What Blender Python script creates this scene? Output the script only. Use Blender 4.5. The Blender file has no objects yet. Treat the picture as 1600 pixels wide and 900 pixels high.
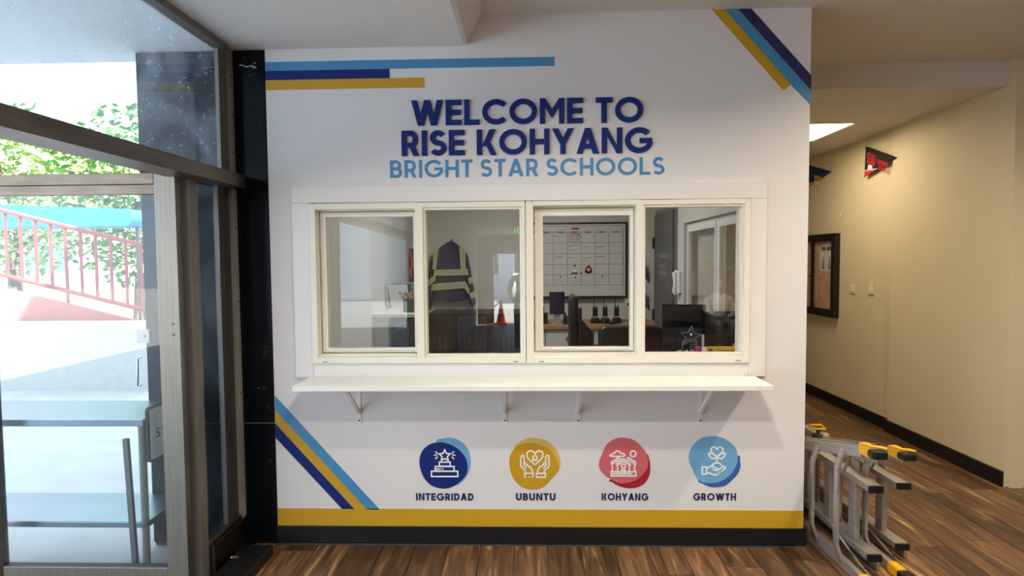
import bpy, bmesh, math, random
from mathutils import Vector, Matrix
random.seed(7)
SC = bpy.context.scene
COL = SC.collection
# ------------------------------------------------------------------ camera
EYE = Vector((0, 0, 1.563))
YAW, PITCH, ROLL = 0.02944, -0.04796, -0.0081
F = 900.0                                  # focal length in pixels of the 1600 px wide frame
cy, sy = math.cos(YAW), math.sin(YAW)
fw = Vector((-sy*math.cos(PITCH), cy*math.cos(PITCH), math.sin(PITCH)))
r0 = Vector((cy, sy, 0)); u0 = r0.cross(fw)
cr, sr = math.cos(ROLL), math.sin(ROLL)
rt = cr*r0+sr*u0; up = -sr*r0+cr*u0
cam = bpy.data.cameras.new('camera'); cam.sensor_width = 36; cam.lens = 36*F/1600
cam.clip_start = 0.05; cam.clip_end = 200
camo = bpy.data.objects.new('camera', cam); COL.objects.link(camo)
m = Matrix((rt, up, -fw)).transposed().to_4x4(); m.translation = EYE
camo.matrix_world = m
SC.camera = camo
# ------------------------------------------------------------------ exposure, sky, lamp powers
SC.view_settings.view_transform = 'Standard'
SC.view_settings.look = 'None'
SC.view_settings.gamma = 1
SC.view_settings.use_curve_mapping = False
SC.view_settings.exposure = -0.05
w = bpy.data.worlds.new('sky'); SC.world = w; w.use_nodes = True
bg = w.node_tree.nodes['Background']
bg.inputs[0].default_value = (0.70, 0.85, 1.0, 1); bg.inputs[1].default_value = 4.5
sun = bpy.data.lights.new('sun', 'SUN'); sun.energy = 42; sun.angle = .01; sun.color = (1, .96, .9)
suno = bpy.data.objects.new('sun', sun); COL.objects.link(suno); suno.location = (10, -10, 20)
suno.rotation_euler = Vector((-.5, .35, -.8)).to_track_quat('-Z', 'Y').to_euler()
POWER_B, POWER_C, POWER_A, POWER_D = 24, 38, 36, 12     # two neutral ceiling downlights, one warm one to the right
POWER_CORRIDOR, POWER_OFFICE, POWER_BACK = 20, 32, 35

# ------------------------------------------------------------------ measuring helper: pixel of the 1600x900 frame -> point on a real plane
def P(px, py, X=None, Y=None, Z=None):
    d = fw+(px-800)/F*rt-(py-450)/F*up
    t = (X-EYE.x)/d.x if X is not None else (Y-EYE.y)/d.y if Y is not None else (Z-EYE.z)/d.z
    return EYE+d*t
WY = 3.1                                   # front face of the white wall
def W(px, py, Y=WY):
    q = P(px, py, Y=Y); return (q.x, q.z)

# ------------------------------------------------------------------ mesh builder
class MB:
    def __init__(s, xf=None): s.v = []; s.f = []; s.xf = xf
    def add(s, vs, fs):
        b = len(s.v); s.v += [Vector(s.xf(*v)) if s.xf else Vector(v) for v in vs]; s.f += [[b+i for i in f] for f in fs]; return s
    def box(s, x0, y0, z0, x1, y1, z1):
        return s.add([(x0,y0,z0),(x1,y0,z0),(x1,y1,z0),(x0,y1,z0),(x0,y0,z1),(x1,y0,z1),(x1,y1,z1),(x0,y1,z1)],
                     [(0,3,2,1),(4,5,6,7),(0,1,5,4),(1,2,6,5),(2,3,7,6),(3,0,4,7)])
    def hexa(s, a, b):                     # two quads of four points
        return s.add(list(a)+list(b), [(0,3,2,1),(4,5,6,7),(0,1,5,4),(1,2,6,5),(2,3,7,6),(3,0,4,7)])
    def prism(s, poly, d0, d1):            # poly in (a, b), depth along the middle axis: (a, d, b)
        n = len(poly)
        return s.add([(p[0], d0, p[1]) for p in poly]+[(p[0], d1, p[1]) for p in poly],
                     [list(range(n)), list(range(2*n-1, n-1, -1))]+[(i, (i+1) % n, n+(i+1) % n, n+i) for i in range(n)])
    def frame(s, o, i, d0, d1):            # rectangular ring, o and i = (a0, b0, a1, b1)
        O = [(o[0],o[1]),(o[2],o[1]),(o[2],o[3]),(o[0],o[3])]; I = [(i[0],i[1]),(i[2],i[1]),(i[2],i[3]),(i[0],i[3])]
        vs = [(p[0],d0,p[1]) for p in O+I]+[(p[0],d1,p[1]) for p in O+I]; fs = []
        for k in range(4):
            j = (k+1) % 4
            fs += [(k,j,4+j,4+k), (8+k,12+k,12+j,8+j), (k,8+k,8+j,j), (4+k,4+j,12+j,12+k)]
        return s.add(vs, fs)
    def ribbon(s, pts, wd, d0, d1, closed=False, caps=False):
        n = len(pts); L = []; R = []
        for i in range(n):
            a = pts[i-1] if (i > 0 or closed) else pts[i]; b = pts[(i+1) % n] if (i < n-1 or closed) else pts[i]
            p = pts[i]
            d1_ = Vector((p[0]-a[0], p[1]-a[1])); d2_ = Vector((b[0]-p[0], b[1]-p[1]))
            if d1_.length < 1e-9: d1_ = d2_
            if d2_.length < 1e-9: d2_ = d1_
            d1_ = d1_.normalized(); d2_ = d2_.normalized()
            t = d1_+d2_
            t = t.normalized() if t.length > 1e-6 else d1_
            nn = Vector((-t.y, t.x)); k = max(0.45, abs(nn.dot(Vector((-d1_.y, d1_.x)))))
            o = nn*(wd/2/k)
            L.append((p[0]+o.x, p[1]+o.y)); R.append((p[0]-o.x, p[1]-o.y))
        vs = [(p[0],d0,p[1]) for p in L]+[(p[0],d0,p[1]) for p in R]+[(p[0],d1,p[1]) for p in L]+[(p[0],d1,p[1]) for p in R]
        fs = []
        for i in range(n if closed else n-1):
            j = (i+1) % n
            fs += [(i,j,n+j,n+i),(2*n+i,3*n+i,3*n+j,2*n+j),(i,2*n+i,2*n+j,j),(n+i,n+j,3*n+j,3*n+i)]
        if not closed: fs += [(0,n,3*n,2*n),(n-1,3*n-1,4*n-1,2*n-1)]
        s.add(vs, fs)
        if caps and not closed:
            for p in (pts[0], pts[-1]): s.dot(p, wd/2, d0, d1)
        return s
    def dot(s, p, r, d0, d1, n=14, ry=None):
        ry = ry or r
        return s.prism([(p[0]+r*math.cos(2*math.pi*i/n), p[1]+ry*math.sin(2*math.pi*i/n)) for i in range(n)], d0, d1)
    def tube(s, pts, r, n=8, closed=False):
        pts = [Vector(p) for p in pts]; m = len(pts); rings = []
        for i, p in enumerate(pts):
            a = pts[i-1] if (i > 0 or closed) else p; b = pts[(i+1) % m] if (i < m-1 or closed) else p
            t = (b-a).normalized(); h = Vector((0,0,1)) if abs(t.z) < .9 else Vector((1,0,0))
            e1 = t.cross(h).normalized(); e2 = t.cross(e1)
            rr = r[i] if isinstance(r, (list, tuple)) else r
            rings.append([p+rr*(math.cos(2*math.pi*k/n)*e1+math.sin(2*math.pi*k/n)*e2) for k in range(n)])
        fs = []
        for i in range(m if closed else m-1):
            j = (i+1) % m
            fs += [(i*n+k, i*n+(k+1) % n, j*n+(k+1) % n, j*n+k) for k in range(n)]
        if not closed: fs += [list(range(n)), [(m-1)*n+k for k in range(n)]]
        return s.add([v for g in rings for v in g], fs)
    def lathe(s, prof, c, n=20):           # prof: (radius, height) about vertical axis through c
        vs = []; fs = []
        for r, z in prof: vs += [(c[0]+r*math.cos(2*math.pi*k/n), c[1]+r*math.sin(2*math.pi*k/n), c[2]+z) for k in range(n)]
        for i in range(len(prof)-1): fs += [(i*n+k, i*n+(k+1) % n, (i+1)*n+(k+1) % n, (i+1)*n+k) for k in range(n)]
        fs += [list(range(n)), [(len(prof)-1)*n+k for k in range(n)]]
        return s.add(vs, fs)
    def ball(s, c, rx, ry, rz, n=12, mth=8, jit=0):
        vs = []; fs = []
        for i in range(mth+1):
            a = math.pi*i/mth
            for k in range(n):
                b = 2*math.pi*k/n; j = 1+jit*(random.random()-.5)
                vs.append((c[0]+rx*j*math.sin(a)*math.cos(b), c[1]+ry*j*math.sin(a)*math.sin(b), c[2]+rz*j*math.cos(a)))
        for i in range(mth): fs += [(i*n+k, i*n+(k+1) % n, (i+1)*n+(k+1) % n, (i+1)*n+k) for k in range(n)]
        return s.add(vs, fs)
    def build(s, name, mat, parent=None, bevel=0, smooth=False, label=None, kind=None, origin=None, seg=2):
        me = bpy.data.meshes.new(name)
        org = world_loc(parent) if parent is not None else (Vector(origin) if origin is not None else Vector((0,0,0)))
        me.from_pydata([v-org for v in s.v], [], s.f)
        bm = bmesh.new(); bm.from_mesh(me)
        bmesh.ops.remove_doubles(bm, verts=bm.verts, dist=1e-6)
        bmesh.ops.dissolve_degenerate(bm, edges=bm.edges, dist=1e-7)
        bmesh.ops.recalc_face_normals(bm, faces=bm.faces)
        if bevel:
            es = [e for e in bm.edges if len(e.link_faces) == 2 and e.calc_face_angle(0) > .6]
            bmesh.ops.bevel(bm, geom=es, offset=bevel, segments=seg, affect='EDGES', profile=.5, clamp_overlap=True)
        if smooth:
            for f in bm.faces: f.smooth = True
            if smooth != 'all':
                for e in bm.edges:
                    if len(e.link_faces) == 2 and e.calc_face_angle(0) > .7: e.smooth = False
        bm.to_mesh(me); bm.free()
        me.materials.append(mat)
        o = bpy.data.objects.new(name, me); COL.objects.link(o)
        if parent is not None: o.parent = parent
        else: o.location = org
        if label: o['label'] = label
        if kind: o['kind'] = kind
        return o
def world_loc(o):
    v = Vector((0,0,0))
    while o is not None: v += o.location; o = o.parent
    return v
def thing(name, label, cat, loc=(0,0,0), group=None):
    o = bpy.data.objects.new(name, None); COL.objects.link(o); o.location = loc; o.empty_display_size = .1
    return tag(o, label, cat, group)
def tag(o, label, cat, group=None):
    o['label'] = label; o['category'] = cat
    if group: o['group'] = group
    return o
def copy_tree(o, parent=None):
    c = o.copy(); COL.objects.link(c); c.parent = parent
    for ch in [x for x in o.children]: copy_tree(ch, c)
    return c
def struct(mb, name, mat, **k): return mb.build(name, mat, kind='structure', **k)
def smoothpts(pts, closed=True, n=6):
    out = []; N = len(pts)
    for i in range(N if closed else N-1):
        g = (lambda j: pts[j % N]) if closed else (lambda j: pts[max(0, min(N-1, j))])
        p0, p1, p2, p3 = g(i-1), g(i), g(i+1), g(i+2)
        for k in range(n):
            t = k/n
            out.append(tuple(.5*((2*p1[q])+(-p0[q]+p2[q])*t+(2*p0[q]-5*p1[q]+4*p2[q]-p3[q])*t*t+(-p0[q]+3*p1[q]-3*p2[q]+p3[q])*t**3) for q in range(len(p1))))
    if not closed: out.append(tuple(pts[-1]))
    return out

# ------------------------------------------------------------------ materials
def srgb(r, g, b):
    return tuple((c/255/12.92 if c/255 <= .04045 else ((c/255+.055)/1.055)**2.4) for c in (r, g, b))+(1,)
def mat(name, rgb, rough=.5, metal=0, var=0.06, scale=12, bump=0, spec=.5, stretch=(1,1,1), coat=0):
    m = bpy.data.materials.new(name); m.use_nodes = True; nt = m.node_tree; b = nt.nodes['Principled BSDF']
    c = srgb(*rgb); b.inputs['Base Color'].default_value = c; b.inputs['Roughness'].default_value = rough
    b.inputs['Metallic'].default_value = metal; b.inputs['Specular IOR Level'].default_value = spec
    if coat: b.inputs['Coat Weight'].default_value = coat
    tc = nt.nodes.new('ShaderNodeTexCoord'); mp = nt.nodes.new('ShaderNodeMapping'); mp.inputs['Scale'].default_value = stretch
    nz = nt.nodes.new('ShaderNodeTexNoise'); nz.inputs['Scale'].default_value = scale; nz.inputs['Detail'].default_value = 4
    nt.links.new(tc.outputs['Object'], mp.inputs[0]); nt.links.new(mp.outputs[0], nz.inputs['Vector'])
    if var:
        rp = nt.nodes.new('ShaderNodeValToRGB')
        rp.color_ramp.elements[0].position = .3; rp.color_ramp.elements[1].position = .7
        rp.color_ramp.elements[0].color = tuple(x*(1-var) for x in c[:3])+(1,)
        rp.color_ramp.elements[1].color = tuple(min(1, x*(1+var)) for x in c[:3])+(1,)
        nt.links.new(nz.outputs[0], rp.inputs[0]); nt.links.new(rp.outputs[0], b.inputs['Base Color'])
    if bump:
        bp = nt.nodes.new('ShaderNodeBump'); bp.inputs['Strength'].default_value = bump; bp.inputs['Distance'].default_value = .01
        nt.links.new(nz.outputs[0], bp.inputs['Height']); nt.links.new(bp.outputs[0], b.inputs['Normal'])
    return m
def emit(name, rgb, strength):
    m = bpy.data.materials.new(name); m.use_nodes = True; nt = m.node_tree; b = nt.nodes['Principled BSDF']
    b.inputs['Base Color'].default_value = srgb(*rgb); b.inputs['Emission Color'].default_value = srgb(*rgb); b.inputs['Emission Strength'].default_value = strength
    return m
def glass(name, ior=1.5, tint=(1,1,1), dirt=0.0, scale=3.0):
    m = bpy.data.materials.new(name); m.use_nodes = True; nt = m.node_tree; nt.nodes.remove(nt.nodes['Principled BSDF'])
    out = nt.nodes['Material Output']
    tr = nt.nodes.new('ShaderNodeBsdfTransparent'); tr.inputs[0].default_value = tint+(1,)
    gl = nt.nodes.new('ShaderNodeBsdfGlossy'); gl.inputs['Roughness'].default_value = .0
    fr = nt.nodes.new('ShaderNodeFresnel')
    ge = nt.nodes.new('ShaderNodeNewGeometry'); io = nt.nodes.new('ShaderNodeMapRange')      # same reflectance on both faces of the thin pane
    io.inputs[3].default_value = ior; io.inputs[4].default_value = 1/ior
    nt.links.new(ge.outputs['Backfacing'], io.inputs[0]); nt.links.new(io.outputs[0], fr.inputs[0])
    mx = nt.nodes.new('ShaderNodeMixShader'); nt.links.new(fr.outputs[0], mx.inputs[0]); nt.links.new(tr.outputs[0], mx.inputs[1]); nt.links.new(gl.outputs[0], mx.inputs[2])
    last = mx
    if dirt:
        df = nt.nodes.new('ShaderNodeBsdfDiffuse'); df.inputs[0].default_value = (.62,.74,.88,1)
        tl = nt.nodes.new('ShaderNodeBsdfTranslucent'); tl.inputs[0].default_value = (.62,.74,.88,1)
        ad = nt.nodes.new('ShaderNodeMixShader'); ad.inputs[0].default_value = .5
        nt.links.new(df.outputs[0], ad.inputs[1]); nt.links.new(tl.outputs[0], ad.inputs[2])
        tc = nt.nodes.new('ShaderNodeTexCoord')
        nz = nt.nodes.new('ShaderNodeTexNoise'); nz.inputs['Scale'].default_value = scale; nz.inputs['Detail'].default_value = 6; nz.inputs['Distortion'].default_value = 1.2
        n2 = nt.nodes.new('ShaderNodeTexNoise'); n2.inputs['Scale'].default_value = scale*15; n2.inputs['Detail'].default_value = 8; n2.inputs['Distortion'].default_value = 2
        nt.links.new(tc.outputs['Object'], nz.inputs['Vector']); nt.links.new(tc.outputs['Object'], n2.inputs['Vector'])
        r1 = nt.nodes.new('ShaderNodeMapRange'); r1.inputs[1].default_value = .4; r1.inputs[2].default_value = .75; r1.inputs[3].default_value = .15*dirt; r1.inputs[4].default_value = dirt
        r2 = nt.nodes.new('ShaderNodeMapRange'); r2.inputs[1].default_value = .64; r2.inputs[2].default_value = .74; r2.inputs[3].default_value = 0; r2.inputs[4].default_value = min(1, dirt*2.2)
        sm = nt.nodes.new('ShaderNodeMath'); sm.operation = 'ADD'; sm.use_clamp = True
        nt.links.new(nz.outputs[0], r1.inputs[0]); nt.links.new(n2.outputs[0], r2.inputs[0]); nt.links.new(r1.outputs[0], sm.inputs[0]); nt.links.new(r2.outputs[0], sm.inputs[1])
        m2 = nt.nodes.new('ShaderNodeMixShader'); nt.links.new(sm.outputs[0], m2.inputs[0]); nt.links.new(mx.outputs[0], m2.inputs[1]); nt.links.new(ad.outputs[0], m2.inputs[2])
        last = m2
    nt.links.new(last.outputs[0], out.inputs[0])
    return m
def wood_mat():
    m = bpy.data.materials.new('wood_plank'); m.use_nodes = True; nt = m.node_tree; b = nt.nodes['Principled BSDF']
    tc = nt.nodes.new('ShaderNodeTexCoord'); oi = nt.nodes.new('ShaderNodeObjectInfo')
    ad = nt.nodes.new('ShaderNodeVectorMath'); ad.operation = 'ADD'
    sc = nt.nodes.new('ShaderNodeMath'); sc.operation = 'MULTIPLY'; sc.inputs[1].default_value = 60
    nt.links.new(oi.outputs['Random'], sc.inputs[0]); nt.links.new(tc.outputs['Object'], ad.inputs[0]); nt.links.new(sc.outputs[0], ad.inputs[1])
    mp = nt.nodes.new('ShaderNodeMapping'); mp.inputs['Scale'].default_value = (14, 1.3, 1); nt.links.new(ad.outputs[0], mp.inputs[0])
    nz = nt.nodes.new('ShaderNodeTexNoise'); nz.inputs['Scale'].default_value = 1.4; nz.inputs['Detail'].default_value = 7; nz.inputs['Distortion'].default_value = 1.4
    nt.links.new(mp.outputs[0], nz.inputs['Vector'])
    rp = nt.nodes.new('ShaderNodeValToRGB'); e = rp.color_ramp.elements
    e[0].position = .28; e[0].color = srgb(62, 42, 27); e[1].position = .71; e[1].color = srgb(190, 152, 108)
    x = e.new(.47); x.color = srgb(98, 70, 47); x = e.new(.62); x.color = srgb(128, 94, 64)
    nt.links.new(nz.outputs[0], rp.inputs[0])
    hv = nt.nodes.new('ShaderNodeHueSaturation')
    mr = nt.nodes.new('ShaderNodeMapRange'); mr.inputs[3].default_value = .55; mr.inputs[4].default_value = 1.25
    nt.links.new(oi.outputs['Random'], mr.inputs[0]); nt.links.new(mr.outputs[0], hv.inputs['Value'])
    nt.links.new(rp.outputs[0], hv.inputs['Color']); nt.links.new(hv.outputs[0], b.inputs['Base Color'])
    b.inputs['Roughness'].default_value = .42
    bp = nt.nodes.new('ShaderNodeBump'); bp.inputs['Strength'].default_value = .15; bp.inputs['Distance'].default_value = .004
    nt.links.new(nz.outputs[0], bp.inputs['Height']); nt.links.new(bp.outputs[0], b.inputs['Normal'])
    return m
def marble_mat():
    m = bpy.data.materials.new('black_marble'); m.use_nodes = True; nt = m.node_tree; b = nt.nodes['Principled BSDF']
    tc = nt.nodes.new('ShaderNodeTexCoord')
    nz = nt.nodes.new('ShaderNodeTexNoise'); nz.inputs['Scale'].default_value = 5; nz.inputs['Detail'].default_value = 9; nz.inputs['Distortion'].default_value = 3
    nt.links.new(tc.outputs['Object'], nz.inputs['Vector'])
    rp = nt.nodes.new('ShaderNodeValToRGB'); e = rp.color_ramp.elements
    e[0].position = .68; e[0].color = srgb(13, 17, 22); e[1].position = .80; e[1].color = srgb(58, 62, 62)
    nt.links.new(nz.outputs[0], rp.inputs[0]); nt.links.new(rp.outputs[0], b.inputs['Base Color'])
    b.inputs['Roughness'].default_value = .14; b.inputs['Specular IOR Level'].default_value = .18
    return m
WHITE = mat('white_painted_wall', (228,226,226), .6, var=.012, scale=2)
WARMWALL = mat('cream_corridor_paint', (222,208,176), .6, var=.02, scale=1.5)
CEIL = mat('ceiling_paint', (214,210,202), .75, var=.02, scale=2, bump=.03)
SOFFIT = mat('soffit_paint', (228,227,224), .75, var=.02, scale=2, bump=.03)
OFFWALL = mat('office_wall_paint', (205,204,196), .7, var=.015, scale=2)
TRIM = mat('white_gloss_trim', (235,233,230), .35, var=.01, scale=3)
VINYL = mat('cream_white_vinyl_frame', (240,236,222), .32, var=.01, scale=3)
LOBBY = mat('beige_lobby_paint', (176,164,146), .7, var=.02, scale=2)
LEDGE = mat('white_laminate_ledge', (240,238,232), .35, var=.01, scale=3)
NAVY = mat('navy_vinyl', (24,46,116), .6, var=.02, spec=.2)
NAVY2 = mat('dark_navy_print', (40,38,88), .5, var=.02)
SKYB = mat('light_blue_vinyl', (72,142,192), .45, var=.02)
GOLD = mat('gold_paint', (204,158,30), .45, var=.02)
PALEB = mat('pale_blue_print', (112,172,216), .5, var=.02)
PALEG = mat('pale_gold_print', (222,188,92), .5, var=.02)
ROSE = mat('rose_print', (212,104,112), .5, var=.02)
CRIM = mat('crimson_print', (168,30,48), .5, var=.02)
DEEPB = mat('deep_blue_print', (56,100,176), .5, var=.02)
ICONW = mat('white_icon_line', (244,243,240), .5, var=0)
BLACK = mat('black_rubber_base', (12,12,14), .5, var=.1)
BLACKP = mat('black_plastic', (18,18,20), .4, var=.1)
BLACKL = mat('black_leather', (26,26,27), .42, var=.15, bump=.1, scale=40)
STEEL = mat('brushed_steel', (122,118,111), .4, .9, var=.12, scale=5, stretch=(20,20,.6))
STEELX = mat('brushed_steel_bar', (118,108,98), .42, 1, var=.18, scale=5, stretch=(1,1,6))
STEELD = mat('dark_bronze_steel', (84,76,68), .4, 1, var=.2, scale=6)
TABLEST = mat('stainless_table_steel', (140,150,158), .3, 1, var=.06, scale=4)
ALU = mat('ladder_aluminium', (176,171,165), .42, .6, var=.12, scale=8, stretch=(6,1,6))
YEL = mat('yellow_plastic', (238,178,24), .45, var=.03)
MARBLE = marble_mat()
WOOD = wood_mat()
GLASS = glass('clear_window_glass', 1.72)
GLASSD = glass('dusty_storefront_glass', 1.5, (.84,.92,1.0), .20, 2.0)
GLASSL = glass('scratched_storefront_glass', 1.5, (.86,.9,.94), .03, 3)
GLASSC = glass('cabinet_glass', 1.45)
PAPER = mat('white_paper', (232,232,228), .7, var=.02)
INK = mat('black_ink', (24,24,28), .6, var=0)
GREYP = mat('grey_anodised_strip', (158,156,150), .45, .3, var=.05)
SATIN = mat('satin_steel', (128,122,114), .45, .5, var=.06, scale=4, stretch=(20,20,.6))
CHROME = mat('chrome', (210,210,212), .12, 1, var=0)

# ------------------------------------------------------------------ block letters: polygons and ribbons, cap height 1
def arc(cx, cyy, rx, ry, a0, a1, n=18):
    return [(cx+rx*math.cos(math.radians(a0+(a1-a0)*i/n)), cyy+ry*math.sin(math.radians(a0+(a1-a0)*i/n))) for i in range(n+1)]
def glyph(ch, t):
    B = lambda a, b, c, d: ('p', [(a,b),(c,b),(c,d),(a,d)])
    D = lambda x0, y0, x1, y1, wd: ('p', [(x0,y0),(x0+wd,y0),(x1+wd,y1),(x1,y1)])
    S = lambda pts, closed=False: ('s', pts, closed)
    h = t/2; d = t*1.12
    if ch == 'I': return [B(0,0,t,1)], t
    if ch == 'L': return [B(0,0,t,1), B(t,0,.58,t)], .58
    if ch == 'T': return [B(.31-h,0,.31+h,1-t), B(0,1-t,.62,1)], .62
    if ch == 'E': return [B(0,0,t,1), B(t,0,.6,t), B(t,.5-h,.57,.5+h), B(t,1-t,.6,1)], .6
    if ch == 'F': return [B(0,0,t,1), B(t,.48-h,.54,.48+h), B(t,1-t,.58,1)], .58
    if ch == 'H': return [B(0,0,t,1), B(.74-t,0,.74,1), B(t,.5-h,.74-t,.5+h)], .74
    if ch == 'N': return [B(0,0,t,1), B(.76-t,0,.76,1), ('p', [(t,1),(t,1-t*1.5),(.76-t,0),(.76-t,t*1.5)])], .76
    if ch == 'M': return [B(0,0,t,1), B(.92-t,0,.92,1), ('p', [(t,1),(t,1-t*1.7),(.46,.22),(.46,.22+t*1.7)]), ('p', [(.92-t,1),(.46,.22+t*1.7),(.46,.22),(.92-t,1-t*1.7)])], .92
    if ch == 'W':
        w_ = 1.2; q = (w_-d)/4
        return [D(q,0,0,1,d), D(q,0,2*q,1,d), D(3*q,0,2*q,1,d), D(3*q,0,4*q,1,d)], w_
    if ch == 'A': return [D(0,0,.42-d/2,1,d), D(.84-d,0,.42-d/2,1,d), B(.2,.2,.64,.2+t*.9)], .84
    if ch == 'V': return [D(.4-d/2,0,0,1,d), D(.4-d/2,0,.8-d,1,d)], .8
    if ch == 'Y': return [D(.4-d/2,.4,0,1,d), D(.4-d/2,.4,.8-d,1,d), B(.4-h,0,.4+h,.45)], .8
    if ch == 'X': return [D(0,0,.74-d,1,d), D(.74-d,0,0,1,d)], .74
    if ch == 'K': return [B(0,0,t,1), D(t,.36,.70-d,1,d*1.06), D(.74-d,0,.26,.56,d)], .74
    if ch == 'O': return [S(arc(.52,.5,.52-h,.5-h,0,352,44), True)], 1.04
    if ch == 'C': return [S(arc(.52,.5,.52-h,.5-h,42,318,36))], .92
    if ch == 'G': return [S(arc(.52,.5,.52-h,.5-h,40,350,36)), B(.54,.5-t*.55,1.0,.5+t*.4)], 1.0
    if ch == 'Q': return [S(arc(.52,.5,.52-h,.5-h,0,352,44), True)], 1.04
    if ch == 'S':
        ry = (1-t)/4
        return [S(arc(.31,1-h-ry,.30-h,ry,28,270,20)+arc(.31,h+ry,.32-h,ry,90,-152,20)[1:])], .62
    if ch == 'U': return [S([(h,1),(h,.36)]+arc(.36,.36,.36-h,.36-h,180,360,20)[1:]+[(.72-h,1)])], .72
    if ch == 'D': return [S([(h,0),(h,1-h),(.32,1-h)]+arc(.30,.5,.44-h,.5-h,90,-90,20)+[(h,h)])], .74
    if ch in 'RPB':
        el = [B(0,0,t,1)]
        r1 = (.56-h)/2
        m_ = .42 if ch != 'B' else .52
        ra = (1-h-m_)/2
        el.append(S([(t*.9,1-h),(.34,1-h)]+arc(.34,m_+ra,.28-h+.0,ra,90,-90,14)+[(t*.9,m_)]))
        if ch == 'R': el.append(D(.66-d,0,.26,.45,d))
        if ch == 'B':
            rb = (m_-h)/2
            el.append(S([(t*.9,m_),(.36,m_)]+arc(.36,h+rb,.30-h,rb,90,-90,14)+[(t*.9,h)]))
        return el, .66
    return [], .34
def word_letters(text, t=.2, gap=.11, space=.36):
    x = 0; out = []
    for ch in text:
        if ch == ' ': x += space-gap; continue
        els, wd = glyph(ch, t); out.append((ch, x, els)); x += wd+gap
    return out, x-gap
def write_letters(text, x0, z0, x1, z1, d0, d1, matl, parent, name='letter', t=.2, gap=.11, space=.36, xf=None, merge=None):
    """letters fill the box x0..x1 (baseline z0, cap line z1)"""
    L, wd = word_letters(text, t, gap, space); sx = (x1-x0)/wd; sz = z1-z0
    mm = None
    for ch, lx, els in L:
        mb = mm if (merge and mm) else MB(xf)
        if merge and not mm: mm = mb
        for ei, e in enumerate(els):       # strokes lie a hair apart in depth where they cross
            dd0 = d0+(d1-d0)*.03*ei
            if e[0] == 'p': mb.prism([(x0+(lx+a)*sx, z0+b*sz) for a, b in e[1]], dd0, d1)
            else:           # ribbon in unit space so stems keep their weight
                r = MB(); r.ribbon(e[1], t, 0, 1, e[2])
                mb.add([(x0+(lx+v.x)*sx, dd0+(d1-dd0)*v.y, z0+v.z*sz) for v in r.v], r.f)
        if not merge: mb.build(name, matl, parent)
    if merge: return mm.build(merge, matl, parent)
def text_mesh(s, size, name, matl, parent, place, kind=None):
    """built-in font text as a flat mesh; place(x, y) -> world"""
    cu = bpy.data.curves.new('t', 'FONT'); cu.body = s; cu.size = size; cu.offset = size*.012
    o = bpy.data.objects.new('t', cu); COL.objects.link(o)
    bpy.context.view_layer.update()
    me = bpy.data.meshes.new_from_object(o.evaluated_get(bpy.context.evaluated_depsgraph_get()))
    mb = MB(); mb.add([tuple(place(v.co.x, v.co.y)) for v in me.vertices], [list(p.vertices) for p in me.polygons])
    bpy.data.objects.remove(o); bpy.data.curves.remove(cu); bpy.data.meshes.remove(me)
    return mb.build(name, matl, parent)

# ================================================================== SETTING
XL, XR = W(424, 450)[0], W(1261, 450)[0]      # white wall left and right edges
ZC, ZS = 2.862, 2.70                          # high ceiling, low soffit on the left
XS = -1.56                                    # storefront plane
CX = 3.24                                     # corridor right wall
CZ = P(1400, 200, X=CX).z                     # corridor ceiling
HY = P(1330, 138, Z=CZ).y                     # header above the corridor
OX0, OX1, OY1, OZ = -1.38, 1.40, 6.8, 2.60    # office behind the window
# window positions on the wall plane
def rect(px0, py0, px1, py1, Y=WY):
    a = W((px0), py1, Y); b = W(px1, py0, Y); c = W(px0, py0, Y); d = W(px1, py1, Y)
    return ((a[0]+c[0])/2, (a[1]+d[1])/2, (b[0]+d[0])/2, (b[1]+c[1])/2)
win = rect(488, 314, 1169, 566)               # opening
struct(MB().frame((XL, 0, XR, ZC+.1), (win[0], win[1], win[2], win[3]), WY, WY+.12), 'wall_front', WHITE)
struct(MB().box(-1.56, -11.5, -.05, 4.8, 9.0, -.012), 'floor', WOOD)
# planks of the floor
floor = bpy.data.objects['floor']
pw, pl = .18, 1.22
pm = {}
def plank(x0, x1, y0, y1):
    mb = MB(); cx_, cy_ = (x0+x1)/2, (y0+y1)/2
    key = (round(x1-x0, 3), round(y1-y0, 3))
    if key not in pm:
        o = MB().box(-(x1-x0)/2, -(y1-y0)/2, -.012, (x1-x0)/2, (y1-y0)/2, 0).build('plank', WOOD, floor, bevel=.0012, seg=1)
        pm[key] = o.data
    else:
        o = bpy.data.objects.new('plank', pm[key]); COL.objects.link(o); o.parent = floor
    o.location = (cx_, cy_, 0)
g = .0018
x = XS+.03; ci = 0
while x < 3.2:
    xa = x; xb = min(x+pw, CX)
    ymax = WY if xb < XR+.12 else 8.4
    if xa < XR < xb: ymax = WY
    y = 1.15-((ci*0.47) % 1)*pl
    while y < ymax:
        a, b = max(y, 1.1), min(y+pl, ymax)
        if b-a > .03: plank(xa+g, xb-g, a+g, b-g)
        y += pl
    x += pw; ci += 1
struct(MB().box(OX0-.1, WY, -.012, XR-.01, OY1+.2, 0), 'floor_office', mat('office_floor', (96,92,86), .4))
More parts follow.
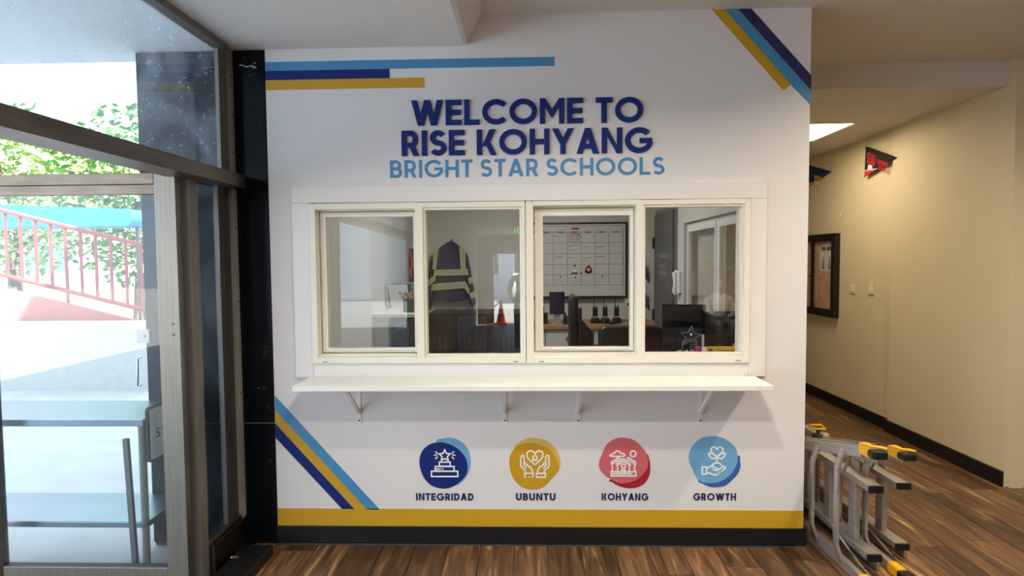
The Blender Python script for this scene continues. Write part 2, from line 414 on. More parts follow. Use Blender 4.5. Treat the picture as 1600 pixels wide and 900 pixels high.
# ceilings
struct(MB().box(-.3, -11.5, ZC, 4.9, HY+.02, ZC+.1), 'ceiling', CEIL)
sx = W(733, 71)[0]
sb = MB(); sb.prism([(-4.2, ZS), (sx-.03, ZS), (sx-.008, ZS+.008), (sx+.002, ZS+.03), (sx+.085, ZC+.02), (sx+.085, ZC+.1), (-4.2, ZC+.1)], -11.5, WY)
sb.box(-4.2, WY, ZS, XL, WY+.15, ZC+.1)
struct(sb, 'ceiling_soffit', SOFFIT)
struct(MB().box(XS, -11.4, ZC+.12, 8, 9.0, 9), 'wall_sun_block', CEIL)  # unseen mass added to keep the sun off the left exterior
struct(MB().box(XR-.03, HY, CZ, 4.9, HY+.14, ZC+.1), 'wall_header', CEIL)
a, b = P(1333, 193, Z=CZ), P(1272, 221, Z=CZ)
LX1, LY0, LY1 = (a.x+b.x)/2, a.y, b.y; LX0 = LX1-.62
cb = MB()
cb.box(XR-.03, HY+.14, CZ, LX0, 9, CZ+.1); cb.box(LX1, HY+.14, CZ, CX+.1, 9, CZ+.1); cb.box(LX0, HY+.14, CZ, LX1, LY0, CZ+.1); cb.box(LX0, LY1, CZ, LX1, 9, CZ+.1)
struct(cb, 'ceiling_corridor', CEIL)
struct(MB().box(OX0-.1, WY+.12, OZ, OX1+.02, OY1+.1, OZ+.1), 'ceiling_office', OFFWALL)
# corridor walls
JY = P(1396, 450, X=CX).y
rw = MB(); rw.box(CX, JY, -.01, CX+.1, 9.1, ZC); rw.box(CX-.03, HY-.06, -.01, CX+.1, JY, ZC)
struct(rw, 'wall_right', WARMWALL)
struct(MB().box(XR-.1, 9.0, -.01, CX+.1, 9.1, ZC), 'wall_corridor_end', WARMWALL)
bb = MB(); bb.box(CX-.016, JY, 0, CX, 9, .105); struct(bb, 'baseboard_right', BLACK)
bb = MB(); bb.box(CX-.05, HY-.06, 0, CX-.03, JY+.015, .105); struct(bb, 'baseboard_right_near', BLACK)
# office walls
struct(MB().box(OX0-.1, WY+.12, 0, OX0, OY1+.1, OZ), 'wall_office_left', OFFWALL)
struct(MB().box(OX0, OY1, 0, OX1, OY1+.1, OZ), 'wall_office_back', OFFWALL)
wy0, wy1 = P(1160, 400, X=OX1).y, P(1068, 400, X=OX1).y
wz1 = P(1072, 348, X=OX1).z; wz0 = .98
ow = MB(lambda a, d, b: (d, a, b))
ow.frame((WY+.12, 0, OY1+.1, OZ), (wy0-.25, wz0, wy1, wz1), OX1, XR)
ow.box(OY1+.1, OX1, 0, 9, XR, ZC)
struct(ow, 'wall_office_right', OFFWALL)
struct(MB().box(OX1, WY+.12, OZ, XR, OY1+.1, ZC), 'wall_office_upper', OFFWALL)
# lobby behind the camera (seen only as a reflection in the window panes)
dx0, dx1 = -1.08, .12
lb = MB(); lb.box(XS-.1, -11.6, -.1, dx0, -11.5, 2.9); lb.box(dx1, -11.6, -.1, 4.9, -11.5, 2.9); lb.box(dx0, -11.6, 2.12, dx1, -11.5, 2.9)
struct(lb, 'wall_back', LOBBY)
struct(MB().box(4.8, -11.5, -.1, 4.9, HY-.06, ZC), 'wall_lobby_right', LOBBY)
struct(MB().box(CX+.1, HY-.06, 0, 4.9, HY, ZC), 'wall_lobby_return', WARMWALL)
struct(MB().box(XS-.1, -11.5, -.1, XS, -1.5, 2.7), 'wall_lobby_left', LOBBY)
# baseboard and painted bands of the white wall
zb = (W(843, 823)[1]+W(843, 823)[1])/2
bs = MB(); bs.box(XL-.004, WY-.012, 0, XR+.012, WY, zb); bs.box(XR, WY-.012, 0, XR+.012, WY+.12, zb)
struct(bs, 'baseboard_front', BLACK, bevel=.002)
tb = MB(); tb.box(XL-.006, WY-.02, 0, XR+.02, WY-.012, .006); struct(tb, 'trim_1', mat('grey_caulk', (70,66,62), .6))
zg = W(843, 796)[1]
tag(MB().box(XL, WY-.0012, zb, XR, WY, zg).build('painted_band', GOLD, origin=(0, WY, zb)), 'wide gold horizontal band along the wall just above the black baseboard', 'stripe')

# ------------------------------------------------------------------ painted stripes
def stripe_set(name, label, polys):
    base = P(*polys[0][1][0], Y=WY)
    t = thing(name, label, 'stripes', base)
    for k, (mt, pts, lab) in enumerate(polys):
        MB().prism([W(*p) for p in pts], WY-.0012-.0001*k, WY).build('stripe', mt, t, label=lab)
zl = [W(420, 97)[1], W(420, 111)[1], W(420, 125.5)[1], W(420, 141)[1]]
t = thing('wall_stripes', 'three horizontal stripes in blue, navy and gold at the wall top left', 'stripes', (XL, WY, zl[3]))
for k, (mt, xe, lab) in enumerate(((SKYB, W(866.5, 99)[0], 'long light blue stripe'), (NAVY, W(609, 118)[0], 'short navy stripe'), (GOLD, W(663, 133)[0], 'gold stripe'))):
    MB().box(XL, WY-.0012, zl[k+1], xe, WY, zl[k]).build('stripe', mt, t, label=lab)
stripe_set('corner_stripes', 'diagonal gold, blue and navy stripes across the top right wall corner', [
    (GOLD, [(1111.4,14.6),(1132,14.4),(1235.6,132.4),(1224.4,142)], 'gold stripe'),
    (SKYB, [(1132,14.4),(1152,13),(1267.4,141.5),(1266.4,164.5),(1235.6,132.4)], 'light blue stripe'),
    (NAVY2, [(1152,13),(1172.5,12),(1267.8,118),(1267.4,141.5)], 'navy stripe')])
stripe_set('corner_stripes', 'diagonal blue, gold and navy stripes across the bottom left wall corner', [
    (SKYB, [(429.5,618),(429.8,640.5),(573.5,796),(593.5,796.3)], 'light blue stripe'),
    (GOLD, [(429.8,640.5),(430.2,661.5),(554,795.6),(573.5,796)], 'gold stripe'),
    (NAVY, [(430.2,661.5),(430.8,684),(534.5,795),(554,795.6)], 'navy stripe')])

# ------------------------------------------------------------------ lettering
def lettering(name, label, text, px0, px1, ytop, ybot, depth, matl, t, gap, space):
    pc = (px0+px1)/2
    x0, x1 = W(px0, (ytop+ybot)/2)[0], W(px1, (ytop+ybot)/2)[0]
    z0, z1 = W(pc, ybot)[1], W(pc, ytop)[1]
    th = thing(name, label, 'lettering', (x0, WY, z0))
    write_letters(text, x0, z0, x1, z1, WY-depth, WY, matl, th, t=t, gap=gap, space=space)
lettering('raised_lettering', 'navy raised capital letters, first line of the wall greeting', 'WELCOME TO', 643, 1004.5, 154.8, 194, .012, NAVY, .20, .10, .47)
lettering('raised_lettering', 'navy raised capital letters, second line of the wall greeting', 'RISE KOHYANG', 628, 1018.5, 202, 241.5, .012, NAVY, .20, .10, .45)
lettering('flat_lettering', 'light blue thinner capital letters below the two navy lines', 'BRIGHT STAR SCHOOLS', 609.5, 1038, 248, 275.5, .003, SKYB, .172, .135, .44)

# ------------------------------------------------------------------ value emblems
def emblem(ox, oy, label, back, backm, front, frontm, strokes, caption, cpx0, cpx1):
    q = lambda p: W(ox+p[0]/7.5, oy+p[1]/7.5)
    c = q((450, 880)); th = thing('value_emblem', label, 'emblem', (c[0], WY, c[1]))
    MB().prism([q(p) for p in smoothpts(back)], WY-.0012, WY).build('back_blob', backm, th)
    MB().prism([q(p) for p in smoothpts(front)], WY-.002, WY).build('front_blob', frontm, th)
    mb = MB(); wd = 17/7.5/290
    for si, s in enumerate(strokes):
        k = s[0]; DF = WY-.003-.00006*si
        if k == 'l': mb.ribbon([q(p) for p in s[1]], wd, DF, WY-.0015, False, True)
        elif k == 'c': mb.ribbon([q(p) for p in s[1]], wd, DF, WY-.0015, True)
        elif k == 'k': mb.ribbon([q(p) for p in smoothpts(s[1], False, 5)], wd, DF, WY-.0015, False, True)
        elif k == 'o': mb.ribbon([q((s[1][0]+s[2]*math.cos(i*math.pi/12), s[1][1]+s[2]*math.sin(i*math.pi/12))) for i in range(24)], wd, DF, WY-.0015, True)
        elif k == 'd': mb.dot(q(s[1]), wd*.6, DF, WY-.0015)
    mb.build('line_drawing', ICONW, th)
    pc = (cpx0+cpx1)/2
    x0, x1 = W(cpx0, 776)[0], W(cpx1, 776)[0]; z0, z1 = W(pc, 782)[1], W(pc, 770.6)[1]
    write_letters(caption, x0, z0, x1, z1, WY-.0015, WY, NAVY2, th, t=.235, gap=.13)
R4 = lambda a, b, c, d: ('c', [(a,b),(c,b),(c,d),(a,d)])
star = [(412+(68 if i % 2 == 0 else 33)*math.sin(i*math.pi/5), 313-(68 if i % 2 == 0 else 33)*math.cos(i*math.pi/5)) for i in range(10)]
mir = lambda ax, pts: [(2*ax-x, y) for x, y in pts]
emblem(640, 670, 'navy blob emblem of a star on a podium, over a pale blue blob',
  [(310,150),(400,112),(480,105),(570,130),(650,190),(700,280),(718,380),(705,480),(660,570),(600,635),(540,662),(450,600),(330,400)], PALEB,
  [(350,157),(240,180),(150,255),(115,370),(130,480),(180,590),(270,670),(390,700),(500,680),(590,620),(660,540),(680,450),(660,350),(600,265),(520,205),(430,168)], NAVY,
  [('c', star), R4(350,388,475,437), ('l', [(302,495),(302,440),(522,440),(522,495)]), R4(257,495,565,557), ('l', [(307,267),(325,285)]), ('l', [(292,306),(318,306)]), ('l', [(307,347),(325,330)]),
   ('l', [(517,267),(499,285)]), ('l', [(532,306),(506,306)]), ('l', [(517,347),(499,330)]), ('l', [(302,470),(362,470)]), ('d', (388,470))], 'INTEGRIDAD', 650, 740)
heart2 = [(420,420),(352,362),(326,318),(332,276),(366,257),(400,268),(419,290),(438,268),(474,257),(506,278),(510,318),(486,362),(420,420)]
lh1 = [(312,512),(300,480),(257,440),(252,415),(258,325),(275,311),(291,325),(292,385)]
lh2 = [(318,458),(286,408),(300,390),(330,425),(370,455),(388,490),(388,512)]
emblem(780, 670, 'gold blob emblem of two hands around a heart',
  [(185,230),(230,160),(320,112),(420,105),(530,130),(630,195),(695,290),(720,390),(705,470),(660,510),(400,400)], PALEG,
  [(350,165),(240,185),(160,250),(120,350),(125,470),(165,580),(240,665),(330,705),(440,708),(530,670),(620,580),(690,490),(690,410),(655,320),(590,245),(500,195),(420,170)], GOLD,
  [('k', heart2), ('o', (419,337), 25), ('k', [(383,377),(402,362),(419,368),(436,362),(455,377)]), ('k', lh1), ('k', lh2), ('k', mir(419, lh1)), ('k', mir(419, lh2)),
   ('l', [(318,565),(300,560),(300,520),(399,520),(399,560),(382,565)]), ('d', (350,565)), ('c', [(438,520),(540,520),(540,565),(438,565)])], 'UBUNTU', 806, 868)
lhs = [('l', [(303,418),(303,388),(383,335),(412,355)]), ('l', [(303,418),(378,364),(394,374)]), ('l', [(313,418),(313,497)])]
emblem(915, 670, 'rose blob emblem of three little houses under a cloud',
  [(700,300),(745,360),(758,430),(752,530),(700,630),(610,685),(500,697),(400,675),(310,625),(280,600),(450,450)], CRIM,
  [(450,103),(340,118),(240,190),(190,300),(155,400),(165,470),(220,540),(310,600),(400,635),(500,630),(610,585),(700,500),(733,410),(715,300),(650,205),(560,130)], ROSE,
  [('c', smoothpts([(293,318),(310,292),(335,285),(360,260),(395,265),(410,285),(440,290),(452,318)], True, 4)), ('o', (556,291), 33)]+lhs+[('l', mir(443, s[1])) for s in lhs]+
  [('l', [(362,432),(362,408),(443,350),(523,408),(523,432)]), ('l', [(362,432),(443,377),(523,432)]), ('l', [(375,432),(375,520)]), ('l', [(512,432),(512,520)]), ('o', (443,435), 24),
   ('l', [(425,522),(425,480),(462,480),(462,522)]), R4(300,500,588,550), ('l', [(300,524),(540,524)])], 'KOHYANG', 940, 1013)
leaf = [(450,338),(395,347),(368,322),(353,290),(392,286),(425,308),(450,338)]
emblem(1060, 670, 'light blue blob emblem of a hand holding a heart shaped flower',
  [(690,310),(722,380),(728,440),(700,520),(640,590),(560,660),(480,682),(380,682),(290,645),(235,595),(400,400)], DEEPB,
  [(400,85),(280,105),(180,180),(125,280),(125,380),(170,490),(225,590),(290,630),(400,635),(500,610),(600,545),(665,450),(693,350),(680,250),(620,170),(520,105)], PALEB,
  [('k', [(450,325),(400,285),(380,255),(390,222),(425,213),(450,240),(475,213),(510,222),(520,255),(500,285),(450,325)]), ('k', leaf), ('k', mir(450, leaf)), ('l', [(450,335),(450,395)]),
   ('k', [(388,437),(415,407),(450,397),(485,407),(515,437)]), R4(277,447,327,530), ('k', [(327,462),(350,455),(380,437),(425,450),(458,468),(450,485),(395,475)]), ('k', [(455,487),(490,462),(530,440),(548,457),(508,495)]),
   ('k', [(327,515),(370,520),(410,537),(440,537),(465,525)]), ('d', (483,508))], 'GROWTH', 1083, 1150)

# ------------------------------------------------------------------ casing boards and the two sliding windows
zt = W(825, 288.5)[1]; zi = win[3]; zl_ = W(825, 588)[1]
cx0, cx1 = rect(461, 300, 1195, 590)[0], rect(461, 300, 1195, 590)[2]
TK = .02
struct(MB().box(cx0, WY-TK, zi, cx1, WY, zt), 'trim_2', TRIM, bevel=.0015)
struct(MB().box(cx0, WY-TK, zl_, win[0], WY, zi-.0006), 'trim_3', TRIM, bevel=.0015)
struct(MB().box(win[2], WY-TK, zl_, cx1, WY, zi-.0006), 'trim_4', TRIM, bevel=.0015)
struct(MB().box(win[0]+.0006, WY-TK+.003, zl_, win[2]-.0006, WY, win[1]), 'trim_5', TRIM, bevel=.0015)
def pane(parent, r, y, name='pane', tilt=.0122, m_=GLASS):
    x0, z0, x1, z1 = r; zc = (z0+z1)/2; f = lambda z: y+(z-zc)*tilt
    th = .004
    mb = MB(); mb.hexa([(x0,f(z0),z0),(x1,f(z0),z0),(x1,f(z0)+th,z0),(x0,f(z0)+th,z0)], [(x0,f(z1),z1),(x1,f(z1),z1),(x1,f(z1)+th,z1),(x0,f(z1)+th,z1)])
    return mb.build(name, m_, parent)
def slide_window(n, ox, sash, sglass, fglass, stile, slots):
    """ox: outer px rect; sash: sliding leaf; sglass/fglass: glass px rects"""
    o = rect(*ox); c = bpy.data.objects.new('window_%d' % n, None); COL.objects.link(c); c.location = (o[0], WY, o[1]); c['kind'] = 'structure'
    s = rect(*sash); sg = rect(*sglass, Y=WY+.03); fg = rect(*fglass); st = rect(*stile)
    o = (o[0]+.001, o[1]+.001, o[2]-.001, o[3]-.001)
    fr = MB()
    i0 = (s[0]-.012, s[1]-.02, s[2]+.006, s[3]+.012)
    # outer frame face, opening for the sash and for the fixed pane
    fr.frame(o, (i0[0], i0[1], o[2]-.0, i0[3]), WY-.028, WY+.10) if False else None
    yf, yb = WY-.03, WY+.09
    fr.box(o[0], yf, o[1], i0[0], yb, o[3]); fr.box(i0[0], yf, o[1], i0[2], yb, i0[1]); fr.box(i0[0], yf, i0[3], i0[2], yb, o[3])
    fr.box(i0[2], yf, o[1], fg[0]-.012, yb, o[3])
    fr.box(fg[2]+.012, yf, o[1], o[2], yb, o[3]); fr.box(fg[0]-.012, yf, o[1], fg[2]+.012, yb, fg[1]-.012); fr.box(fg[0]-.012, yf, fg[3]+.012, fg[2]+.012, yb, o[3])
    fr.build('frame', VINYL, c, bevel=.0025)
    bd = MB(); bd.frame((fg[0]-.012, fg[1]-.012, fg[2]+.012, fg[3]+.012), (fg[0], fg[1], fg[2], fg[3]), yf+.008, WY+.03)
    bd.build('glazing_bead', VINYL, c, bevel=.002)
    # sliding sash set deeper in the track
    tr = MB(); tr.frame((i0[0], i0[1], i0[2], i0[3]), (i0[0]+.005, i0[1]+.012, i0[2]-.002, i0[3]-.006), WY+.012, WY+.085); tr.build('track', VINYL, c)
    sf = MB(); sf.frame((s[0], s[1], s[2], s[3]), sg, WY+.016, WY+.05); sb_ = sf.build('sash', VINYL, c, bevel=.004)
    sf2 = MB(); sf2.frame((sg[0]-.014, sg[1]-.014, sg[2]+.014, sg[3]+.014), (sg[0], sg[1], sg[2], sg[3]), WY+.011, WY+.03); sf2.build('sash_bead', VINYL, sb_, bevel=.003)
    pane(sb_, (sg[0]-.002, sg[1]-.002, sg[2]+.002, sg[3]+.002), WY+.036)
    pane(c, (fg[0]-.002, fg[1]-.002, fg[2]+.002, fg[3]+.002), WY+.008)
    for px, py in slots:
        x, z = W(px, py); MB().box(x-.014, yf-.001, z-.003, x+.014, yf+.001, z+.003).build('weep_slot', mat('slot_grey', (150,148,140), .6), c)
    return c
slide_window(1, (488, 317, 821.5, 566.5), (500.5, 331, 650, 551), (513, 339.5, 648, 543), (667, 328, 812.5, 553), (650, 322, 664, 560), [(511, 564), (806, 563.5)])
slide_window(2, (822, 313, 1169, 566), (836, 325, 991, 549), (848.5, 337.5, 983.5, 541.5), (1007, 323.5, 1156, 550.5), (990, 318, 1004, 558), [(846, 563.5), (1150, 562)])

# ledge with brackets
lx0, lx1 = (W(489, 588)[0]-.1+W(455, 600, WY-.27)[0]*0), 0
lx0 = P(456, 605, Y=WY-.26).x; lx1 = P(1209, 601, Y=WY-.26).x; lz = W(830, 587)[1]
th = thing('counter_ledge', 'long white service ledge below the sliding windows', 'ledge', ((lx0+lx1)/2, WY, lz-.03))
MB().box(lx0, WY-.26, lz-.026, lx1, WY-.02, lz).build('board', LEDGE, th, bevel=.002)
def bracket(px, parent_z, label):
    x = W(px, 640)[0]; t = thing('shelf_bracket', label, 'bracket', (x, WY, parent_z-.27), 'brackets under the white ledge')
    MB().box(x-.012, WY-.004, lz-.026-.235, x+.012, WY, lz-.0265).build('wall_plate', TRIM, t)
    MB().box(x-.012, WY-.235, lz-.030, x+.012, WY-.004, lz-.0265).build('shelf_plate', TRIM, t)
    MB().prism([(WY-.225, lz-.031), (WY-.205, lz-.031), (WY-.004, lz-.195), (WY-.004, lz-.215)], x-.007, x+.007)
    s = MB(lambda a, d, b: (d, a, b)); s.prism([(WY-.225, lz-.0305), (WY-.20, lz-.0305), (WY-.004, lz-.185), (WY-.004, lz-.21)], x-.008, x+.008); s.build('strut', TRIM, t)
    MB().lathe([(.006, 0), (.006, .002)], (0,0,0), 8)
    sc = MB(); sc.dot((x, lz-.245), .0045, WY-.007, WY-.004); sc.build('screw', STEELD, t)
for px, lab in ((561, 'white shelf bracket under the ledge, nearest the left window edge'), (788.5, 'white shelf bracket under the ledge, above the gold hands emblem'),
                (903, 'white shelf bracket under the ledge, between gold and rose emblems'), (1094, 'white shelf bracket under the ledge, above the light blue flower emblem')):
    bracket(px, lz, lab)
# two clear clips on the ledge
for i, (px, lab) in enumerate(((1160, 'left of two small clear plastic clips on ledge right end'), (1169, 'right of two small clear plastic clips on ledge right end'))):
    x = W(px, 580)[0]; y = WY-.045
    mb = MB(); mb.tube([(x-.008, y, lz+.003), (x-.006, y, lz+.020), (x, y-.004, lz+.006), (x+.008, y-.004, lz+.004), (x+.010, y, lz+.022)], .0022, 6)
    tag(mb.build('plastic_clip', mat('clear_plastic', (205,205,200), .15), origin=(x, y, lz)), lab, 'clip', 'clips on the ledge')

# ================================================================== STOREFRONT AND LEFT SIDE
zb_ = P(363, 293, X=XS).z; zbt = P(363, 273, X=XS).z
wm = struct(MB().box(-2.11, WY+.012, -.02, XL-.002, WY+.12, ZS), 'wall_marble', BLACK)
zj = W(400, 660.5)[1]
xm = XS-.05
def panel(x0, z0, x1, z1): MB().box(x0+.0008, WY-.004, z0+.0008, x1-.0008, WY+.012, z1-.0008).build('panel', MARBLE, wm, bevel=.0012, seg=1)
panel(xm, 0, XL-.002, zj); panel(xm, zj, XL-.002, ZS-.004); panel(-2.11, 0, xm, zj); panel(-2.11, zj, xm, ZS-.004)
MB().box(xm, WY-.0043, zj-.0014, XL-.002, WY, zj+.0006).build('joint', mat('pale_joint', (150,152,150), .7), wm)
rr = random.Random(3)
chip = MB()
for k in range(18):
    x = rr.uniform(xm+.06, XL-.02); z = rr.choice([rr.uniform(2.56, 2.66), rr.uniform(.1, .5), rr.uniform(.5, 2.4)]) if k > 9 else rr.uniform(2.60, 2.63)
    r = rr.uniform(.0015, .005) if k > 9 else rr.uniform(.003, .012)
    chip.prism([(x+r*rr.uniform(.6, 1.4)*math.cos(a), z+r*.4*rr.uniform(.6, 1.4)*math.sin(a)) for a in (0, 1, 2.2, 3.3, 4.4, 5.4)], WY-.0046, WY-.0035)
chip.build('chipped_edge', mat('chipped_white', (190,194,192), .8), wm, kind='stuff')
mk = lambda n, lab, cat: thing(n, lab, cat, (XS, 2.9, 0))
sf = thing('storefront_frame', 'brushed steel storefront frame of door post, transom bar and narrow sidelight', 'storefront', (XS, 2.7, 0))
MB().box(XS-.10, -1.5, zb_, XS+.055, 3.06, zbt).build('transom_bar', STEELX, sf, bevel=.003)
MB().box(XS-.080, 2.68, -.02, XS-.033, 2.745, zb_).build('door_post', SATIN, sf, bevel=.002)
MB().box(XS-.055, 2.925, .18, XS-.030, 2.99, zb_).build('glass_stop', STEEL, sf)
MB().box(XS-.05, 2.99, .18, XS-.038, 3.05, zb_).build('wall_jamb', mat('grey_jamb', (66,65,62), .5, .3), sf)
MB().box(XS-.05, 3.05, 0, XS-.018, 3.094, zb_).build('screw_strip', GREYP, sf, bevel=.001)
MB().box(XS-.05, 2.97, zbt, XS-.03, 3.05, ZS).build('upper_jamb', SATIN, sf)
MB().box(XS-.05, 3.05, zbt, XS-.018, 3.094, ZS).build('screw_strip', GREYP, sf, bevel=.001)
MB().box(XS-.06, -1.5, ZS-.035, XS-.0, 3.02, ZS).build('ceiling_rail', SATIN, sf, bevel=.002)
MB().box(XS-.10, 2.745, -.02, XS-.005, 3.094, .165).build('sill', STEELD, sf, bevel=.004)
MB().box(XS-.08, 2.745, .165, XS-.02, 3.048, .185).build('sill_cap', STEELX, sf, bevel=.003)
for z in (.4, .85, 1.35, 1.75): 
    s = MB(lambda a, d, b: (d, a, b)); s.dot((3.072, z), .005, XS-.0185, XS-.0155); s.build('screw', BLACKP, sf)
for z in (2.15, 2.35, 2.55):
    s = MB(lambda a, d, b: (d, a, b)); s.dot((3.072, z), .005, XS-.0185, XS-.0155); s.build('screw', BLACKP, sf)
MB().box(XS-.046, -1.5, zbt, XS-.040, 2.975, ZS-.035).build('transom_pane', GLASSD, sf)
MB().box(XS-.046, 2.745, .185, XS-.040, 2.93, zb_).build('sidelight_pane', GLASSL, sf)
MB().box(XS-.065, 1.55, -.02, XS, 1.62, zb_).build('door_post', STEEL, sf, bevel=.002)
MB().box(XS-.04, -1.5, .185, XS-.034, 1.55, zb_).build('sidelight_pane', GLASSL, sf)
MB().box(XS-.10, -1.5, -.02, XS+.02, 1.55, .185).build('sill', STEELD, sf, bevel=.004)
# door leaf standing open outwards
dy = 2.615; dr0 = -2.62; dr1 = XS-.060
zt1 = P(240, 270, Y=dy).z; zt0 = P(240, 303, Y=dy).z
dl = bpy.data.objects.new('door_1', None); COL.objects.link(dl); dl.location = (dr1, dy, 0); dl['kind'] = 'structure'
MB().box(dr1-.100, dy, .01, dr1, dy+.045, zt1).build('stile', STEEL, dl, bevel=.003)
MB().box(dr1-.048, dy-.002, .02, dr1, dy+.001, zt1-.01).build('stile_cover', STEEL, dl)
MB().box(dr0, dy, .01, dr0+.09, dy+.045, zt1).build('stile', STEEL, dl, bevel=.003)
MB().box(dr0+.09, dy, zt0+.045, dr1-.100, dy+.045, zt1).build('top_rail', STEELX, dl, bevel=.003)
MB().box(dr0+.09, dy+.004, zt0, dr1-.100, dy+.041, zt0+.044).build('top_rail', STEELX, dl, bevel=.002)
MB().box(dr0+.09, dy, .01, dr1-.100, dy+.045, .12).build('bottom_rail', STEEL, dl, bevel=.003)
MB().box(dr0+.09, dy+.02, .12, dr1-.100, dy+.026, zt0).build('pane', GLASSL, dl)
for z in (1.28, 1.23): 
    s = MB(); s.dot((dr1-.03, z), .006, dy-.003, dy+.001); s.build('screw', STEELD, dl)

# things outside the glass
ip = W(225.5, 525)
t = thing('intercom_plate', 'square white intercom plate on the black marble outside the glass door', 'intercom', (ip[0], WY-.004, ip[1]))
MB().box(ip[0]-.036, WY-.014, ip[1]-.037, ip[0]+.036, WY-.004, ip[1]+.037).build('plate', PAPER, t, bevel=.003)
s = MB(); s.dot((ip[0]+.012, ip[1]), .008, WY-.016, WY-.0135); s.build('button', STEEL, t)
hp0, hp1 = W(221, 558), W(221, 601)
mb = MB(); mb.tube([(hp0[0], WY-.006, hp0[1]), (hp0[0], WY-.03, hp0[1]), (hp1[0], WY-.03, hp1[1]), (hp1[0], WY-.006, hp1[1])], .006, 8)
tag(mb.build('pull_handle', CHROME, origin=(hp1[0], WY, hp1[1])), 'slim steel pull handle on black marble below the white intercom', 'handle')
tz = 1.563-(625-406)/290; sz_ = 1.563-(776-406)/290
tx = -1.87
t = thing('steel_table', 'stainless steel table with undershelf outside the glass door', 'table', (tx-.6, 2.9, -.02))
MB().box(tx-1.2, 2.70, tz-.035, tx, 3.085, tz).build('top', TABLEST, t, bevel=.004)
MB().box(tx-1.2, 2.73, sz_-.03, tx-.02, 3.085, sz_).build('undershelf', TABLEST, t, bevel=.004)
for (lx, ly) in ((tx-.05, 2.76), (tx-.05, 3.04), (tx-1.15, 2.76), (tx-1.15, 3.04)):
    MB().tube([(lx, ly, -.02), (lx, ly, tz-.035)], .018, 10).build('leg', GREYP, t, smooth=True)
# slanted sign at the end of the table
t = thing('paper_sign', 'white paper sign in a black rounded frame at the end of the steel table', 'sign', (tx+.004, 2.9, .58))
s = MB(lambda a, d, b: (d, a, b))
a0, a1 = P(229, 640, X=tx+.01).y, 3.06; b0, b1 = P(233, 724, X=tx+.01).z, P(230, 637, X=tx+.01).z
def rounded(x0, z0, x1, z1, r, n=4):
    out = []
    for (cx_, cz_, a) in ((x1-r, z1-r, 0), (x0+r, z1-r, 90), (x0+r, z0+r, 180), (x1-r, z0+r, 270)):
        out += [(cx_+r*math.cos(math.radians(a+90*i/n)), cz_+r*math.sin(math.radians(a+90*i/n))) for i in range(n+1)]
    return out
s.prism(rounded(a0, b0, a1, b1, .02), tx+.001, tx+.012); s.build('frame', BLACKP, t)
s = MB(lambda a, d, b: (d, a, b)); s.prism([(a0+.016, b0+.01), (a1-.01, b0+.01), (a1-.01, b1-.014), (a0+.016, b1-.014)], tx+.012, tx+.0135); s.build('paper', PAPER, t)
tp = P(244, 684, X=tx+.015)
text_mesh('5', .062, 'writing', INK, t, lambda x, y: (tx+.0142, tp.y+x*1.2, tp.z+y*1.0))
text_mesh('th', .036, 'writing', INK, t, lambda x, y: (tx+.0142, tp.y+.044+x*1.2, tp.z+.028+y))
q0, q1 = P(199, 690, Y=2.685), P(216, 893, Y=2.685)
mb = MB(); mb.hexa([(q1.x-.016, 2.672, -.02), (q1.x+.008, 2.672, -.02), (q1.x+.008, 2.69, -.02), (q1.x-.016, 2.69, -.02)], [(q0.x-.016, 2.672, .72), (q0.x+.008, 2.672, .72), (q0.x+.008, 2.69, .72), (q0.x-.016, 2.69, .72)])
tag(mb.build('metal_bar', STEEL, origin=(q1.x, 2.68, -.02)), 'thin grey metal bar leaning in front of the steel table', 'bar')
# black box on the floor
t = thing('black_box', 'flat black box lying on the wood floor beside the storefront sill', 'box', (-1.455, 2.8, 0))
MB().box(-1.535, 2.60, 0, -1.375, 2.97, .055).build('body', BLACKP, t, bevel=.004)
q = P(366, 871, Z=.056)
text_mesh('5', .05, 'logo', PAPER, t, lambda x, y: (q.x-.02+y*1.0, q.y+.015-x*1.0, .0562))
s = MB(); s.lathe([(.010, 0), (.010, .0015)], (-1.50, 2.83, .055), 12); s.build('stud', STEEL, t)

# exterior ground and surroundings
CONC = mat('concrete_paving', (176,174,170), .8, var=.08, scale=3)
struct(MB().box(-30, -30, -.12, XS, 30, -.02), 'floor_outside', CONC)
struct(MB().box(-1.66, -30, -.12, 8, -11.6, -.02), 'floor_street', CONC)
tag(MB().box(-14, 7.0, -.02, -4.62, 7.18, P(207, 503, Y=7).z).build('retaining_wall', mat('pale_concrete', (178,178,172), .8, var=.06), origin=(-9, 7, -.02)), 'low grey concrete wall beyond the marble, below red railing', 'wall')
RED = mat('red_painted_metal', (150,60,52), .5)
t = thing('stair_railing', 'red metal stair railing above the grey concrete wall outside', 'railing', (-8, 7.4, -.02))
for (z0, z1, nm) in ((1.75, 2.35, 'handrail'), (.9, 1.5, 'bottom_rail')):
    MB().tube([(-4.85, 7.4, z0), (-12, 7.4, z1+1.2)], .03, 8).build(nm, RED, t)
for k in range(36):
    x = -4.87-k*.2; zz = (-4.85-x)/7.15*1.8
    MB().box(x-.014, 7.386, .9+zz if k % 6 else -.02, x+.014, 7.414, 1.75+zz).build('baluster', RED, t)
MB().prism([(-4.8, -.02), (-4.8, .75), (-12, 2.5), (-12, -.02)], 7.3, 7.36).build('stringer', mat('faded_red_paint', (170,96,88), .7), t)
t = thing('awning', 'teal blue fabric awning beyond the red railing', 'awning', (-6.5, 9, -.02))
z = P(206, 345, Y=9).z
mb = MB(); mb.prism([(-9, z-.12), (-5.75, z-.12), (-5.85, z+.12), (-8.9, z+.25)], 8.3, 9.0); mb.build('canopy', mat('teal_canvas', (40,130,160), .7), t)
for x in (-6.0, -8.8): MB().tube([(x, 8.7, -.02), (x, 8.7, z-.12)], .03, 8).build('post', STEEL, t)
